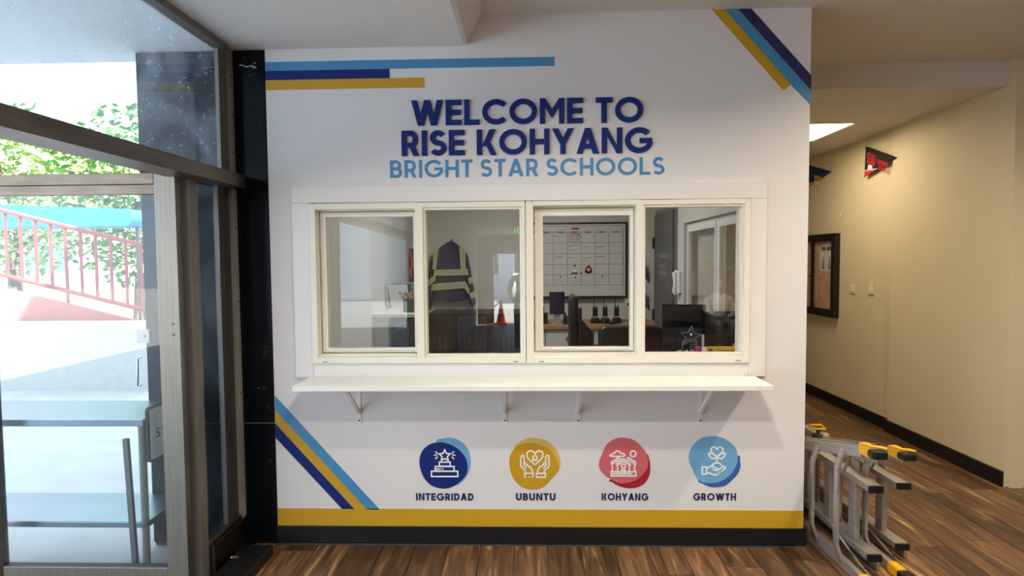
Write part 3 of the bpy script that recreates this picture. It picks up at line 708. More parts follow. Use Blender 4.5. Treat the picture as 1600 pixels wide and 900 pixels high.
LEAF = mat('green_leaves', (104,140,70), .6, var=.35, scale=3)
BARK = mat('tree_bark', (96,78,62), .9, var=.2)
def tree(x, y, h, r, label, seed):
    g_ = random.Random(seed); t = thing('leafy_tree', label, 'tree', (x, y, -.02), 'trees outside the glass door')
    MB().tube([(x, y, -.02), (x+.1, y, h*.35), (x, y+.1, h*.75)], [.16, .12, .05], 8).build('trunk', BARK, t, smooth=True)
    br = MB()
    for k in range(6):
        a = k*1.05; br.tube([(x+.06, y, h*(.3+.05*k)), (x+r*.6*math.cos(a), y+r*.6*math.sin(a), h*(.5+.06*k))], [.06, .02], 6)
    br.build('branches', BARK, t)
    lf = MB()
    for k in range(3200):
        a, b, c = g_.gauss(0, 1), g_.gauss(0, 1), g_.gauss(0, 1); n_ = math.sqrt(a*a+b*b+c*c); q_ = g_.random()**.4
        p = Vector((x+r*q_*a/n_, y+r*q_*b/n_, h*.62+h*.38*q_*c/n_))
        u = Vector((g_.gauss(0, 1), g_.gauss(0, 1), g_.gauss(0, .6))).normalized(); v = u.orthogonal().normalized(); s_ = g_.uniform(.06, .12)
        lf.add([p-u*s_, p+v*s_*.5, p+u*s_, p-v*s_*.5], [(0,1,2,3)])
    lf.build('foliage', LEAF, t, kind='stuff')
tree(-7.6, 11, 4.6, 1.5, 'leafy tree seen through the gap beside the marble wall', 1)
tree(-11.5, 12.5, 5.2, 1.9, 'larger leafy tree at the far left beyond the red railing', 2)
t = thing('pale_house', 'pale stucco house behind the trees outside the glass door', 'building', (-16, 17, -.02))
MB().box(-26, 16, -.02, -7.5, 22, 5).build('wall', mat('pale_stucco', (236,232,224), .85), t)
MB().box(-26.3, 15.6, 5, -7.2, 22.3, 5.25).build('roof_edge', PAPER, t)
for k in range(5):
    f_ = MB().frame((-24+k*3.2, 1.2, -22.6+k*3.2, 3.0), (-23.9+k*3.2, 1.3, -22.7+k*3.2, 2.9), 15.94, 16.02).build('window', TRIM, t)
    MB().box(-23.9+k*3.2, 15.97, 1.3, -22.7+k*3.2, 15.99, 2.9).build('pane', mat('dark_pane', (90,110,125), .1), f_)

# ================================================================== CORRIDOR
def lamp_area(name, loc, size, power, color, parent, size_y=None):
    l = bpy.data.lights.new(name, 'AREA'); l.energy = power; l.color = color; l.size = size
    if size_y: l.shape = 'RECTANGLE'; l.size_y = size_y
    else: l.shape = 'DISK'
    o = bpy.data.objects.new(name, l); COL.objects.link(o); o.parent = parent; o.location = Vector(loc)-world_loc(parent)
    return o
WARM = (1.0, .84, .60)
t = thing('ceiling_light', 'square recessed ceiling light glowing in the corridor', 'light', ((LX0+LX1)/2, (LY0+LY1)/2, CZ))
bx = MB(); bx.frame((LX0, LY0, LX1, LY1), (LX0+.008, LY0+.008, LX1-.008, LY1-.008), 0, 1)
mb = MB(lambda a, d, b: (a, b, CZ+.005+d*.09)); mb.frame((LX0+.001, LY0+.001, LX1-.001, LY1-.001), (LX0+.008, LY0+.008, LX1-.008, LY1-.008), 0, 1); mb.build('housing', TRIM, t)
MB().box(LX0+.008, LY0+.008, CZ+.06, LX1-.008, LY1-.008, CZ+.075).build('diffuser', emit('warm_diffuser', (255,236,190), 1.6), t)
lamp_area('corridor_lamp', ((LX0+LX1)/2, (LY0+LY1)/2, CZ+.05), LX1-LX0-.04, POWER_CORRIDOR, WARM, t, LY1-LY0-.04)
def pennant(label, pts, basem, text_lines, wedge, X):
    """pts: base top, base bottom, tip (pixels on the corridor wall)"""
    A, B_, C_ = [P(*p, X=X) for p in pts]
    t = thing('pennant', label, 'pennant', tuple(B_), 'felt pennants on the corridor wall')
    s = MB(lambda a, d, b: (d, a, b)); s.prism([(A.y, A.z), (B_.y, B_.z), (C_.y, C_.z)], X-.004, X); s.build('felt', basem, t)
    f = lambda u, v: (A.y+(C_.y-A.y)*u+(B_.y-A.y)*v, A.z+(C_.z-A.z)*u+(B_.z-A.z)*v)   # u along, v down the base edge
    for (m_, poly) in wedge:
        s = MB(lambda a, d, b: (d, a, b)); s.prism([f(*p) for p in poly], X-.0048, X-.003); s.build('felt_patch', m_, t)
    for (txt, u0, u1, v0, v1, m_, tt) in text_lines:
        L, wd = word_letters(txt, tt, .12, .4); mb = MB()
        def pl(a, b):
            u = u0+(u1-u0)*a/wd; v = v1+(v0-v1)*b
            q_ = f(u, v); return q_
        for ch, lx, els in L:
            for e in els:
                r = MB()
                if e[0] == 'p': r.prism(e[1], 0, 1)
                else: r.ribbon(e[1], tt, 0, 1, e[2])
                vs = []
                for vv in r.v:
                    qq = pl(lx+vv.x, vv.z); vs.append((X-.0056+.002*vv.y, qq[0], qq[1]))
                mb.add(vs, r.f)
        mb.build('lettering', m_, t)
PXW = CX-.035
pennant('black felt pennant with red letters high on the corridor wall', [(1353.5, 228.5), (1351, 277), (1402, 246)], mat('black_felt', (24,20,20), .9), [
    ('SUU', .06, .34, .16, .52, mat('red_felt', (206,38,58), .9), .2), ('SOUTHERN', .40, .74, .26, .40, mat('red_felt_small', (206,38,58), .9), .17), ('UTAH', .46, .68, .43, .57, mat('red_felt_small2', (206,38,58), .9), .2)],
    [(mat('red_felt_wedge', (214,40,62), .9), [(.0, .80), (.40, .585), (.0, .985)]), (PAPER, [(.0, .77), (.42, .55), (.40, .585), (.0, .80)]), (PAPER, [(.10, .73), (.12, .54), (.24, .52), (.27, .62), (.20, .68)])], PXW)
pennant('blue felt pennant with yellow tip wedge, partly behind the white wall', [(1255, 255.5), (1252.5, 300), (1299.5, 268)], mat('blue_felt', (24,50,92), .9), [
    ('MENU', .42, .74, .28, .42, GOLD, .2), ('MENU', .42, .70, .46, .60, PAPER, .2)][:0],
    [(GOLD, [(.0, .80), (.52, .47), (.0, .985)]), (PAPER, [(.0, .77), (.53, .45), (.52, .47), (.0, .80)]), (GOLD, [(.44, .27), (.70, .26), (.68, .38), (.45, .42)]), (PAPER, [(.45, .45), (.66, .41), (.62, .5), (.46, .58)])], CX-.004)
# notice cabinet
X = CX
A = P(1313, 364, X=X); B_ = P(1311, 497, X=X); y0 = (A.y+B_.y)/2; z1 = A.z; z0 = B_.z; y1 = y0+.98
t = thing('notice_cabinet', 'black framed glass notice cabinet hung on the corridor wall', 'cabinet', (X, y0, z0))
toX = lambda a, d, b: (d, a, b)
s = MB(toX); s.frame((y0, z0, y1, z1), (y0+.06, z0+.055, y1-.06, z1-.055), X-.06, X); s.build('frame', BLACK, t, bevel=.003)
s = MB(toX); s.box(y0+.055, X-.012, z0+.05, y1-.055, X-.002, z1-.05)
CORK = mat('pinkish_cork', (216,174,150), .9, var=.3, scale=14)
s.build('cork_back', CORK, t)
ym = (y0+y1)/2
for (ya, yb, xo) in ((y0+.06, ym+.02, -.040), (ym-.02, y1-.06, -.052)):
    s = MB(toX); s.frame((ya, z0+.055, yb, z1-.055), (ya+.035, z0+.08, yb-.035, z1-.08), X+xo-.005, X+xo+.005); d_ = s.build('door', BLACK, t)
    s = MB(toX); s.box(ya+.035, X+xo-.002, z0+.08, yb-.035, X+xo+.002, z1-.08); s.build('pane', GLASSC, d_)
s = MB(toX); s.dot((ym+.02, (z0+z1)/2-.02), .008, X-.075, X-.057); s.build('lock', STEEL, t)
pa, pb_ = P(1300, 383, X=X-.014), P(1281, 423, X=X-.014)
s = MB(toX); s.box(y0+.13, X-.0145, pb_.z, pb_.y, X-.012, pa.z+.02); s.build('poster', PAPER, t)
s = MB(toX)
for (u0, v0, u1, v1) in ((.1,.8,.45,.95), (.55,.8,.9,.95)): s.box(y0+.13+(pb_.y-y0-.13)*u0, X-.0152, pb_.z+(pa.z-pb_.z)*v0, y0+.13+(pb_.y-y0-.13)*u1, X-.0144, pb_.z+(pa.z-pb_.z)*v1)
s.build('poster_print', mat('brown_print', (110,80,70), .8, var=.4, scale=60), t)
s = MB(toX)
for (u0, u1) in ((.08,.35), (.6,.85)): s.prism([(y0+.13+(pb_.y-y0-.13)*u0, pb_.z+.02), (y0+.13+(pb_.y-y0-.13)*u1, pb_.z+.02), (y0+.13+(pb_.y-y0-.13)*(u0+.1), pb_.z+.17)], X-.0152, X-.0144)
s.build('poster_print', mat('grey_blue_print', (120,140,165), .8, var=.2, scale=30), t)
# switch plates and hooks
for (px, py, hw, lab) in ((1333, 449.5, .04, 'narrow cream switch plate beside the black notice cabinet'), (1362, 451.5, .05, 'wider cream switch plate, right of the narrow one')):
    q = P(px, py, X=CX); t = thing('switch_plate', lab, 'switch', (CX, q.y, q.z-.07), 'switch plates on the corridor wall')
    s = MB(toX); s.box(q.y-hw, CX-.010, q.z-.055, q.y+hw, CX, q.z+.055); s.build('plate', WARMWALL, t, bevel=.003)
    s = MB(toX); s.box(q.y-.017, CX-.014, q.z-.035, q.y+.017, CX-.009, q.z+.035); s.build('rocker', TRIM, t, bevel=.002)
for (px, py, lab) in ((1316, 335, 'small cream hook on the corridor wall below the pennants'), (1267, 357, 'small cream hook above the notice cabinet')):
    q = P(px, py, X=CX)
    mb = MB(); mb.tube([(CX, q.y, q.z+.02), (CX-.012, q.y, q.z+.01), (CX-.012, q.y, q.z-.025), (CX-.026, q.y, q.z-.03), (CX-.03, q.y, q.z-.012)], .005, 6)
    tag(mb.build('wall_hook', TRIM, origin=(CX, q.y, q.z)), lab, 'hook', 'wall hooks')

# ------------------------------------------------------------------ folded ladders
def make_ladder(label):
    """axis along +Y (near end at y = 0), lying on its long edge; x runs from outer to inner section"""
    t = thing('folding_ladder', label, 'ladder', (0,0,0), 'folding ladders on the floor')
    def skew(x0, x1, y0, z0, y1, z1, th): # rail from (y0,z0) to (y1,z1), thickness th upwards
        mb = MB(); mb.hexa([(x0,y0,z0),(x1,y0,z0),(x1,y1,z1),(x0,y1,z1)], [(x0,y0,z0+th),(x1,y0,z0+th),(x1,y1,z1+th),(x0,y1,z1+th)]); return mb
    ztop = lambda y: .635-.265*y
    skew(0, .035, .06, ztop(.06), 1.18, ztop(1.18), .055).build('outer_rail', ALU, t, bevel=.003)
    skew(.002, .032, .03, 0, 1.18, .0, .05).build('outer_rail', ALU, t, bevel=.003)
    for z in (ztop(0)-.002,):
        MB().box(-.003, .0, z, .042, .08, z+.054).build('foot_collar', YEL, t, bevel=.006)
        MB().box(-.004, -.045, z+.006, .066, .015, z+.046).build('foot', BLACKP, t, bevel=.012)
        mb = MB(); mb.tube([(.0, .06, z+.054), (.0, .0, z+.062), (.06, -.03, z+.058), (.06, .02, z+.05)], .006, 6); mb.build('foot_loop', YEL, t)
    MB().box(-.004, -.02, .0, .04, .06, .055).build('foot_collar', YEL, t, bevel=.005)
    MB().box(-.008, -.08, .0, .055, -.015, .05).build('foot', BLACKP, t, bevel=.01)
    for k, y in enumerate((.21, .46, .71, .96)):
        zt_ = ztop(y)+.03; pts = []
        for i in range(13):
            u = i/12; bow = -.030*min(1, math.sin(math.pi*u)*2.2)
            pts.append((bow, .03+(zt_-.03)*u))
        mb = MB(lambda a, d, b: (a, d, b)); mb.ribbon(pts, .016, y-.018, y+.018); mb.build('outer_rung', ALU, t, bevel=.003, smooth=True)
    # inner section
    for (z, sl) in ((.418, 0), (.075, 0)):
        MB().box(.085, .14, z, .150, 1.18, z+.032).build('inner_rail', ALU, t, bevel=.002)
        MB().box(.083, .128, z-.002, .152, .142, z+.034).build('end_cap', BLACKP, t, bevel=.002)
    for y in (.31, .56, .81, 1.06):
        MB().box(.100, y-.032, .107, .128, y+.032, .418).build('inner_rung', ALU, t, bevel=.004)
    # far half of the outer section
    skew(.156, .174, .22, ztop(.22)-.04, 1.18, ztop(1.18)-.02, .045).build('outer_rail', ALU, t, bevel=.002)
    skew(.156, .174, .18, 0, 1.18, .0, .045).build('outer_rail', ALU, t, bevel=.002)
    for y in (.40, .65, .90): MB().box(.158, y-.028, .045, .172, y+.028, ztop(y)-.035).build('outer_rung', ALU, t, bevel=.003)
    MB().tube([(.04, .22, ztop(.22)+.01), (.085, .36, .44)], .007, 6).build('spreader_bar', ALU, t)
    MB().tube([(.06, -.02, .03), (.05, .14, .06), (.03, .30, .13), (.02, .34, .16)], .006, 6).build('guard_wire', CHROME, t, smooth=True)
    # hinge lock at the far end
    MB().box(.02, .80, ztop(.8)+.025, .10, .90, ztop(.8)+.062).build('hinge_housing', BLACKP, t, bevel=.012)
    MB().box(.04, .79, ztop(.8)+.045, .085, .84, ztop(.8)+.085).build('hinge_plate', ALU, t, bevel=.008)
    mb = MB(); z = ztop(.8)+.092; mb.tube([(.02, .88, z), (.10, .88, z), (.10, .93, z+.012), (.02, .93, z+.012)], .008, 8, True); mb.build('release_handle', YEL, t, smooth=True)
    MB().tube([(.06, .88, z-.04), (.06, .89, z)], .014, 8).build('hinge_knob', BLACKP, t)
    mb = MB()
    mb.hexa([(.05,.30,ztop(.3)+.05),(.075,.30,ztop(.3)+.05),(.075,.80,ztop(.8)+.05),(.05,.80,ztop(.8)+.05)], [(.05,.30,ztop(.3)+.06),(.075,.30,ztop(.3)+.06),(.075,.80,ztop(.8)+.06),(.05,.80,ztop(.8)+.06)])
    mb.build('lock_strip', ALU, t)
    return t
l1 = make_ladder('front folded aluminium ladder on its side, next to the white wall end'); l1.location = (1.565, 2.67, 0)
l2 = copy_tree(l1); l2['label'] = 'second folded aluminium ladder, behind the one nearest the wall end'
l2.location = (1.782, 2.80, 0); l2.scale = (1, 1, .92)

# ================================================================== OFFICE (behind the glass)
# door in the office right wall
a, b = P(1057, 328, X=OX1), P(1028, 335, X=OX1)
d0, d1, dz = a.y, b.y, (a.z+b.z)/2
dd = bpy.data.objects.new('door_2', None); COL.objects.link(dd); dd.location = (OX1, d0, 0); dd['kind'] = 'structure'
s = MB(toX); s.box(d0, OX1-.04, .01, d1, OX1-.001, dz); s.build('leaf', mat('grey_door_paint', (92,92,90), .45), dd, bevel=.003)
s = MB(toX); s.box(d0-.05, OX1-.015, 0, d0, OX1-.001, dz+.05); s.box(d1, OX1-.015, 0, d1+.05, OX1-.001, dz+.05); s.box(d0, OX1-.015, dz, d1, OX1-.001, dz+.05); s.build('door_frame', mat('grey_frame_paint', (120,120,116), .5), dd)
for py in (380, 492):
    q = P(1028, py, X=OX1); s = MB(toX); s.box(d1-.035, OX1-.055, q.z-.06, d1+.035, OX1-.036, q.z+.06); s.build('hinge', BLACKP, dd)
for (p0, p1) in ((396, 403), (412, 419), (423, 431)):
    qa, qb = P(1029, p0, X=OX1-.042), P(1041, p1, X=OX1-.042); s = MB(toX); s.box(qb.y, OX1-.043, qb.z, qa.y, OX1-.041, qa.z); s.build('label_strip', mat('grey_label', (130,130,128), .6), dd)
# window to the corridor in the same wall
ww = bpy.data.objects.new('window_3', None); COL.objects.link(ww); ww.location = (OX1, wy0, wz0); ww['kind'] = 'structure'
wya, wyb = wy0-.25, wy1
s = MB(toX); s.frame((wya+.001, wz0+.001, wyb-.001, wz1-.001), (wya+.03, wz0+.03, wyb-.03, wz1-.03), OX1+.03, XR-.008); s.build('frame', OFFWALL, ww, bevel=.003)
mid = (wya+wyb)/2
s = MB(toX); s.box(mid-.03, OX1+.032, wz0+.03, mid+.03, OX1+.06, wz1-.03); s.build('mullion', TRIM, ww)
for (ya, yb) in ((wya+.03, mid-.03), (mid+.03, wyb-.03)):
    s = MB(toX); s.frame((ya, wz0+.03, yb, wz1-.03), (ya+.03, wz0+.08, yb-.03, wz1-.08), OX1+.025, OX1+.055); sh = s.build('sash', TRIM, ww)
    s = MB(toX); s.box(ya+.03, OX1+.038, wz0+.08, yb-.03, OX1+.042, wz1-.08); s.build('pane', GLASSC, sh)
for (ya, yb, lab) in ((mid+.12, wyb-.04, 'pale curtain at the far side of the office side window'), (wya+.02, mid-.12, 'pale curtain at the near side of the office side window')):
    t = thing('window_curtain', lab, 'curtain', (XR+.03, (ya+yb)/2, wz0-.1), 'curtains of the office side window')
    n_ = 40; pts = [(XR+.045+.016*math.sin(i*1.3), ya+(yb-ya)*i/n_) for i in range(n_+1)]
    mb = MB(); mb.add([(p[0], p[1], wz0-.1) for p in pts]+[(p[0], p[1], wz1+.08) for p in pts], [(i, i+1, n_+2+i, n_+1+i) for i in range(n_)])
    mb.add([(p[0]+.003, p[1], wz0-.1) for p in pts]+[(p[0]+.003, p[1], wz1+.08) for p in pts], [(i, i+1, n_+2+i, n_+1+i) for i in range(n_)])
    mb.build('cloth', mat('pale_curtain_cloth', (206,202,188), .8), t, smooth=True)
    MB().tube([(XR+.045, ya-.04, wz1+.09), (XR+.045, yb+.03, wz1+.09)], .01, 8).build('rod', STEEL, t)
    for y_ in (ya, yb): MB().tube([(XR, y_, wz1+.09), (XR+.045, y_, wz1+.09)], .007, 6).build('rod_bracket', STEEL, t)
# wall phone, file pockets, socket
q = P(1063, 441, X=OX1)
t = thing('wall_phone', 'white wall phone between the grey door and the side window', 'phone', (OX1, q.y, q.z-.11))
s = MB(toX); s.box(q.y-.05, OX1-.03, q.z-.10, q.y+.05, OX1, q.z+.10); s.build('cradle', TRIM, t, bevel=.008)
mb = MB(); mb.tube([(OX1-.035, q.y+.02, q.z+.11), (OX1-.05, q.y+.02, q.z+.09), (OX1-.045, q.y+.02, q.z), (OX1-.05, q.y+.02, q.z-.09), (OX1-.035, q.y+.02, q.z-.11)], [.02, .022, .015, .022, .02], 10); mb.build('handset', PAPER, t, smooth=True)
for (py, lab) in ((432, 'upper of two dark curved file pockets by the grey door'), (476, 'lower of two dark curved file pockets by the grey door')):
    c = P(1012, py, Y=OY1-.05)
    t = thing('file_pocket', lab, 'file holder', (c.x, OY1, c.z-.1), 'wall file pockets')
    MB().box(c.x-.07, OY1-.012, c.z-.14, c.x+.06, OY1, c.z+.16).build('back_plate', mat('pale_plastic', (190,192,192), .4), t)
    mb = MB(lambda a, d, b: (a, d, b))
    pts = smoothpts([(c.x-.05, c.z+.13), (c.x-.03, c.z+.02), (c.x+.03, c.z-.06), (c.x+.055, c.z-.12), (c.x+.03, c.z-.14)], False, 5)
    mb.ribbon(pts, .035, OY1-.10, OY1-.012); mb.build('scoop', mat('slate_plastic', (60,64,74), .35), t, smooth=True)
q = P(981, 473, Y=OY1)
t = thing('wall_socket', 'small pale wall socket right of the radios', 'socket', (q.x, OY1, q.z-.05))
MB().box(q.x-.04, OY1-.008, q.z-.055, q.x+.04, OY1, q.z+.055).build('plate', PAPER, t, bevel=.002)
MB().box(q.x-.012, OY1-.035, q.z-.035, q.x+.02, OY1-.008, q.z+.0).build('plug', BLACKP, t, bevel=.003)
# whiteboard calendar
BY = OY1-.001
o = rect(812, 347.5, 980, 466, Y=BY-.02)
t = thing('calendar_whiteboard', 'large whiteboard calendar with a black frame on the office back wall', 'whiteboard', (o[0], BY, o[1]))
MB().frame(o, (o[0]+.022, o[1]+.022, o[2]-.022, o[3]-.022), BY-.03, BY).build('frame', BLACKP, t, bevel=.002)
MB().box(o[0]+.02, BY-.02, o[1]+.02, o[2]-.02, BY, o[3]-.02).build('face', mat('whiteboard_enamel', (214,214,208), .25, var=.01), t)
by = BY-.021
cols = [W(px, 400, by)[0] for px in (819.5, 842, 864.5, 886.3, 908, 929.8, 951.5, 973.5)]
rows = [W(900, py, by)[1] for py in (363, 379.5, 396.5, 413, 429, 445.5)]
mb = MB()
for c in cols: mb.box(c-.0022, by-.0006, rows[-1], c+.0022, by+.001, rows[0])
for r in rows: mb.box(cols[0], by-.0006, r-.0022, cols[-1], by+.001, r+.0022)
mb.frame((cols[0], W(900, 463, by)[1], cols[-1], W(900, 353, by)[1]), (cols[0]+.004, W(900, 463, by)[1]+.004, cols[-1]-.004, W(900, 353, by)[1]-.004), by-.0006, by+.001)
mb.build('grid', mat('grey_grid_ink', (96,96,98), .6), t)
mb = MB(); PIL = MB()
for k, d_ in enumerate(('SUN', 'MON', 'TUE', 'WED', 'THU', 'FRI', 'SAT')):
    xc = (cols[k]+cols[k+1])/2; PIL.prism(rounded(xc-.048, rows[0]-.012, xc+.048, rows[0]+.012, .01), by-.0012, by+.001)
    L, wd = word_letters(d_, .22, .14); sc_ = .055/wd
    for ch, lx, els in L:
        for e in els:
            r = MB()
            if e[0] == 'p': r.prism(e[1], 0, 1)
            else: r.ribbon(e[1], .22, 0, 1, e[2])
            mb.add([(xc-.0275+(lx+v.x)*sc_, by-.0022+.001*v.y, rows[0]-.007+v.z*.014) for v in r.v], r.f)
PIL.build('day_tabs', mat('tab_grey', (170,172,170), .5), t); mb.build('day_names', INK, t)
a_ = W(893, 356, by); b_ = W(905, 358.5, by); MB().box(a_[0], by-.001, b_[1], b_[0], by+.001, a_[1]).build('month_tab', CRIM, t)
hw = MB(); g2 = random.Random(11)
for (px, py, n_, s_) in ((848,369,5,1), (865,369,10,1), (888,384,14,1.3), (888,390,12,.8), (910,385.5,10,.8), (931,385.5,10,1.2), (866,402,12,1.2), (888,403,8,.7), (910,403,11,.8), (910,408,7,.8), (931,401,13,1.2)):
    pts = [W(px+i*1.25, py+g2.uniform(-1.3, 1.3), by) for i in range(n_)]; hw.ribbon(smoothpts(pts, False, 3), .0035*s_, by-.001, by+.0005)
hw.build('handwriting', INK, t)
hw = MB()
for (px, txt) in ((867, 'IN'), (885, 'BREAK')):
    L, wd = word_letters(txt, .1, .25); s0 = W(px, 443, by); s1 = W(px, 434, by); hh = s1[1]-s0[1]
    for ch, lx, els in L:
        for e in els:
            r = MB()
            if e[0] == 'p': r.prism(e[1], 0, 1)
            else: r.ribbon(e[1], .1, 0, 1, e[2])
            hw.add([(s0[0]+(lx+v.x)*hh*(1.1 if txt == 'IN' else 1.5), by-.001+.001*v.y, s0[1]+v.z*hh) for v in r.v], r.f)
hw.build('faint_handwriting', mat('faint_grey_ink', (192,194,190), .6), t)
a_, b_ = W(887.5, 364.5, by), W(907, 379, by); MB().box(a_[0], by-.002, b_[1], b_[0], by+.001, a_[1]).build('note_card', mat('buff_card', (196,186,176), .8, var=.15, scale=30), t)
for (px, py, m_) in ((903,366.5,INK), (876,432.5,CRIM), (899,433.5,STEELD), (941,432,mat('maroon_magnet', (120,40,50), .5)), (908,426.5,mat('brown_magnet', (110,60,60), .5))):
    s = MB(); s.dot(W(px, py, by), .010, by-.008, by); s.build('magnet', m_, t)
s = MB(); c = W(898, 426.8, by); s.prism([(c[0]-.045, c[1]-.008), (c[0]+.045, c[1]-.008), (c[0]+.035, c[1]+.006), (c[0]-.035, c[1]+.006)], by-.004, by); s.build('sticker', mat('dark_green_sticker', (40,60,44), .6), t, label='snow scene sticker base')
s = MB(); c = W(898, 421, by); s.dot(c, .020, by-.004, by); s.dot((c[0], c[1]+.03), .013, by-.004, by); s.build('sticker', PAPER, t)
s = MB(); c = W(898, 418, by); s.box(c[0]-.012, by-.005, c[1]+.010, c[0]+.012, by, c[1]+.03); s.box(c[0]-.02, by-.005, c[1]-.012, c[0]+.02, by, c[1]-.007); s.build('sticker', INK, t)
s = MB(); c = W(919.5, 422, by); s.dot(c, .042, by-.004, by); s.box(c[0]-.042, by-.004, c[1]-.034, c[0]+.042, by, c[1]-.005); s.prism([(c[0]-.03, c[1]+.03), (c[0]+.03, c[1]+.03), (c[0], c[1]+.06)], by-.004, by); s.build('sticker', CRIM, t, label='red holiday sticker')
s = MB(); s.dot((c[0], c[1]+.004), .022, by-.006, by); s.build('sticker', mat('sticker_pale', (214,170,150), .7), t)
MB().box(o[0]+.05, BY-.06, o[1]-.012, o[2]-.05, BY-.0, o[1]-.001).build('pen_tray', STEEL, t)

# worktop and base cabinets
WZ = .86; wx0 = .04
WT = mat('oak_worktop', (168,128,92), .45, var=.15, scale=6, stretch=(1,8,8))
tag(MB().box(wx0, 6.12, WZ-.035, OX1-.002, OY1-.001, WZ).build('worktop', WT, bevel=.003, origin=(.7, 6.4, WZ-.035)), 'long wood worktop under the whiteboard along the office back wall', 'worktop')
CABW = mat('white_cabinet', (206,204,198), .45, var=.02)
edges = [wx0+.01, P(852, 520, Y=6.15).x, P(928, 520, Y=6.15).x, OX1-.01]
for k, lab in enumerate(('narrow white base cabinet at the left end of the worktop', 'white two drawer base cabinet behind the tall black chair', 'white base cabinet behind the black leather chair')):
    x0, x1 = edges[k]+.002, edges[k+1]-.002
    t = thing('base_cabinet', lab, 'cabinet', ((x0+x1)/2, 6.4, 0), 'base cabinets under the worktop')
    MB().box(x0, 6.17, .0, x1, OY1-.002, WZ-.036).build('body', CABW, t)
    zm = .62
    for nm, (za, zb2) in (('drawer', (zm+.003, WZ-.045)), ('door', (.08, zm-.003))):
        d_ = MB().box(x0+.004, 6.15, za, x1-.004, 6.17, zb2).build(nm, CABW, t, bevel=.002)
        xc = (x0+x1)/2
        if nm == 'drawer': MB().box(xc-.04, 6.140, (za+zb2)/2-.025, xc+.04, 6.15, (za+zb2)/2+.02).build('handle', mat('recess_brown', (120,100,90), .5), d_)
        else: MB().box(x0+.02, 6.135, zb2-.14, x0+.035, 6.15, zb2-.04).build('handle', BLACKP, d_)
# radios in chargers
for (px, lab) in ((930, 'leftmost of three walkie talkies charging on the worktop'), (945.5, 'middle of three walkie talkies charging on the worktop'), (963.5, 'rightmost of three walkie talkies charging on the worktop')):
    c = P(px, 501, Y=6.4); x = c.x
    t = thing('walkie_talkie', lab, 'radio', (x, 6.4, WZ), 'walkie talkies on the worktop')
    MB().lathe([(.052, 0), (.055, .02), (.045, .055), (.036, .06)], (x, 6.4, WZ), 14).build('charger', BLACKP, t, smooth=True)
    MB().box(x-.032, 6.385, WZ+.06, x+.032, 6.42, WZ+.075).build('charger_band', mat('pale_band', (150,150,146), .4), t)
    MB().box(x-.027, 6.385, WZ+.075, x+.027, 6.42, WZ+.175).build('body', BLACKP, t, bevel=.006)
    MB().lathe([(.007, 0), (.006, .02)], (x+.012, 6.40, WZ+.175), 10).build('knob', BLACKP, t)
    MB().tube([(x-.016, 6.40, WZ+.17), (x-.014, 6.40, WZ+.29)], [.006, .0035], 8).build('antenna', BLACKP, t)
x = P(952, 500, Y=6.35).x
mb = MB(); mb.box(x-.03, 6.32, WZ, x+.06, 6.40, WZ+.02); mb.tube([(x-.11, 6.36, WZ+.05), (x-.10, 6.36, WZ+.09), (x-.08, 6.36, WZ+.10)], .004, 6)
tag(MB().box(x-.01, 6.25, WZ, x+.06, 6.31, WZ+.022).build('belt_clip', BLACKP, bevel=.006, origin=(x, 6.3, WZ)), 'small black clip lying between the right hand walkie talkies', 'clip')
# tablet on a stand, desk phone, black organizer
xa, xb = P(858.5, 470, Y=6.3).x, P(882, 470, Y=6.3).x; za, zb2 = P(870, 491, Y=6.3).z, P(870, 456, Y=6.3).z
t = thing('display_screen', 'dark blue upright screen on a silver stand, left end of worktop', 'monitor', ((xa+xb)/2, 6.3, WZ))
MB().box(xa, 6.29, za, xb, 6.31, zb2).build('screen', mat('dark_blue_screen', (26,34,56), .15), t, bevel=.003)
xc = (xa+xb)/2; SILV = mat('silver_stand', (176,176,174), .35, .6)
MB().prism([(xc-.03, za+.005), (xc+.03, za+.005), (xc+.05, WZ+.008), (xc-.05, WZ+.008)], 6.312, 6.32).build('stand', SILV, t)
MB().box(xc-.06, 6.25, WZ, xc+.06, 6.36, WZ+.008).build('base', SILV, t, bevel=.002)
x = P(887, 495, Y=6.35).x
t = thing('desk_phone', 'black desk phone beside the upright blue screen', 'phone', (x, 6.35, WZ))
MB().hexa([(x-.045,6.30,WZ),(x+.045,6.30,WZ),(x+.045,6.42,WZ),(x-.045,6.42,WZ)], [(x-.045,6.30,WZ+.03),(x+.045,6.30,WZ+.03),(x+.045,6.42,WZ+.085),(x-.045,6.42,WZ+.085)]).build('base', BLACKP, t, bevel=.004)
MB().tube([(x-.03, 6.31, WZ+.05), (x-.03, 6.36, WZ+.085), (x-.03, 6.41, WZ+.105)], [.018, .012, .018], 8).build('handset', BLACKP, t, smooth=True)
x = P(851, 495, Y=6.35).x
t = thing('pen_organizer', 'tall black organizer at the far left of the worktop', 'organizer', (x, 6.4, WZ))
MB().box(x-.035, 6.36, WZ, x+.035, 6.44, WZ+.12).build('cup', BLACKP, t, bevel=.005)
MB().box(x-.025, 6.37, WZ+.121, x-.005, 6.43, WZ+.19).build('file', BLACKL, t)
x = P(905.5, 495, Y=6.45).x
t = thing('cordless_phone', 'black cordless phone upright behind the tall chair', 'phone', (x, 6.45, WZ))
MB().box(x-.035, 6.42, WZ, x+.035, 6.50, WZ+.03).build('base', BLACKP, t, bevel=.006)
MB().box(x-.026, 6.44, WZ+.03, x+.026, 6.475, WZ+.165).build('handset', BLACKP, t, bevel=.01)
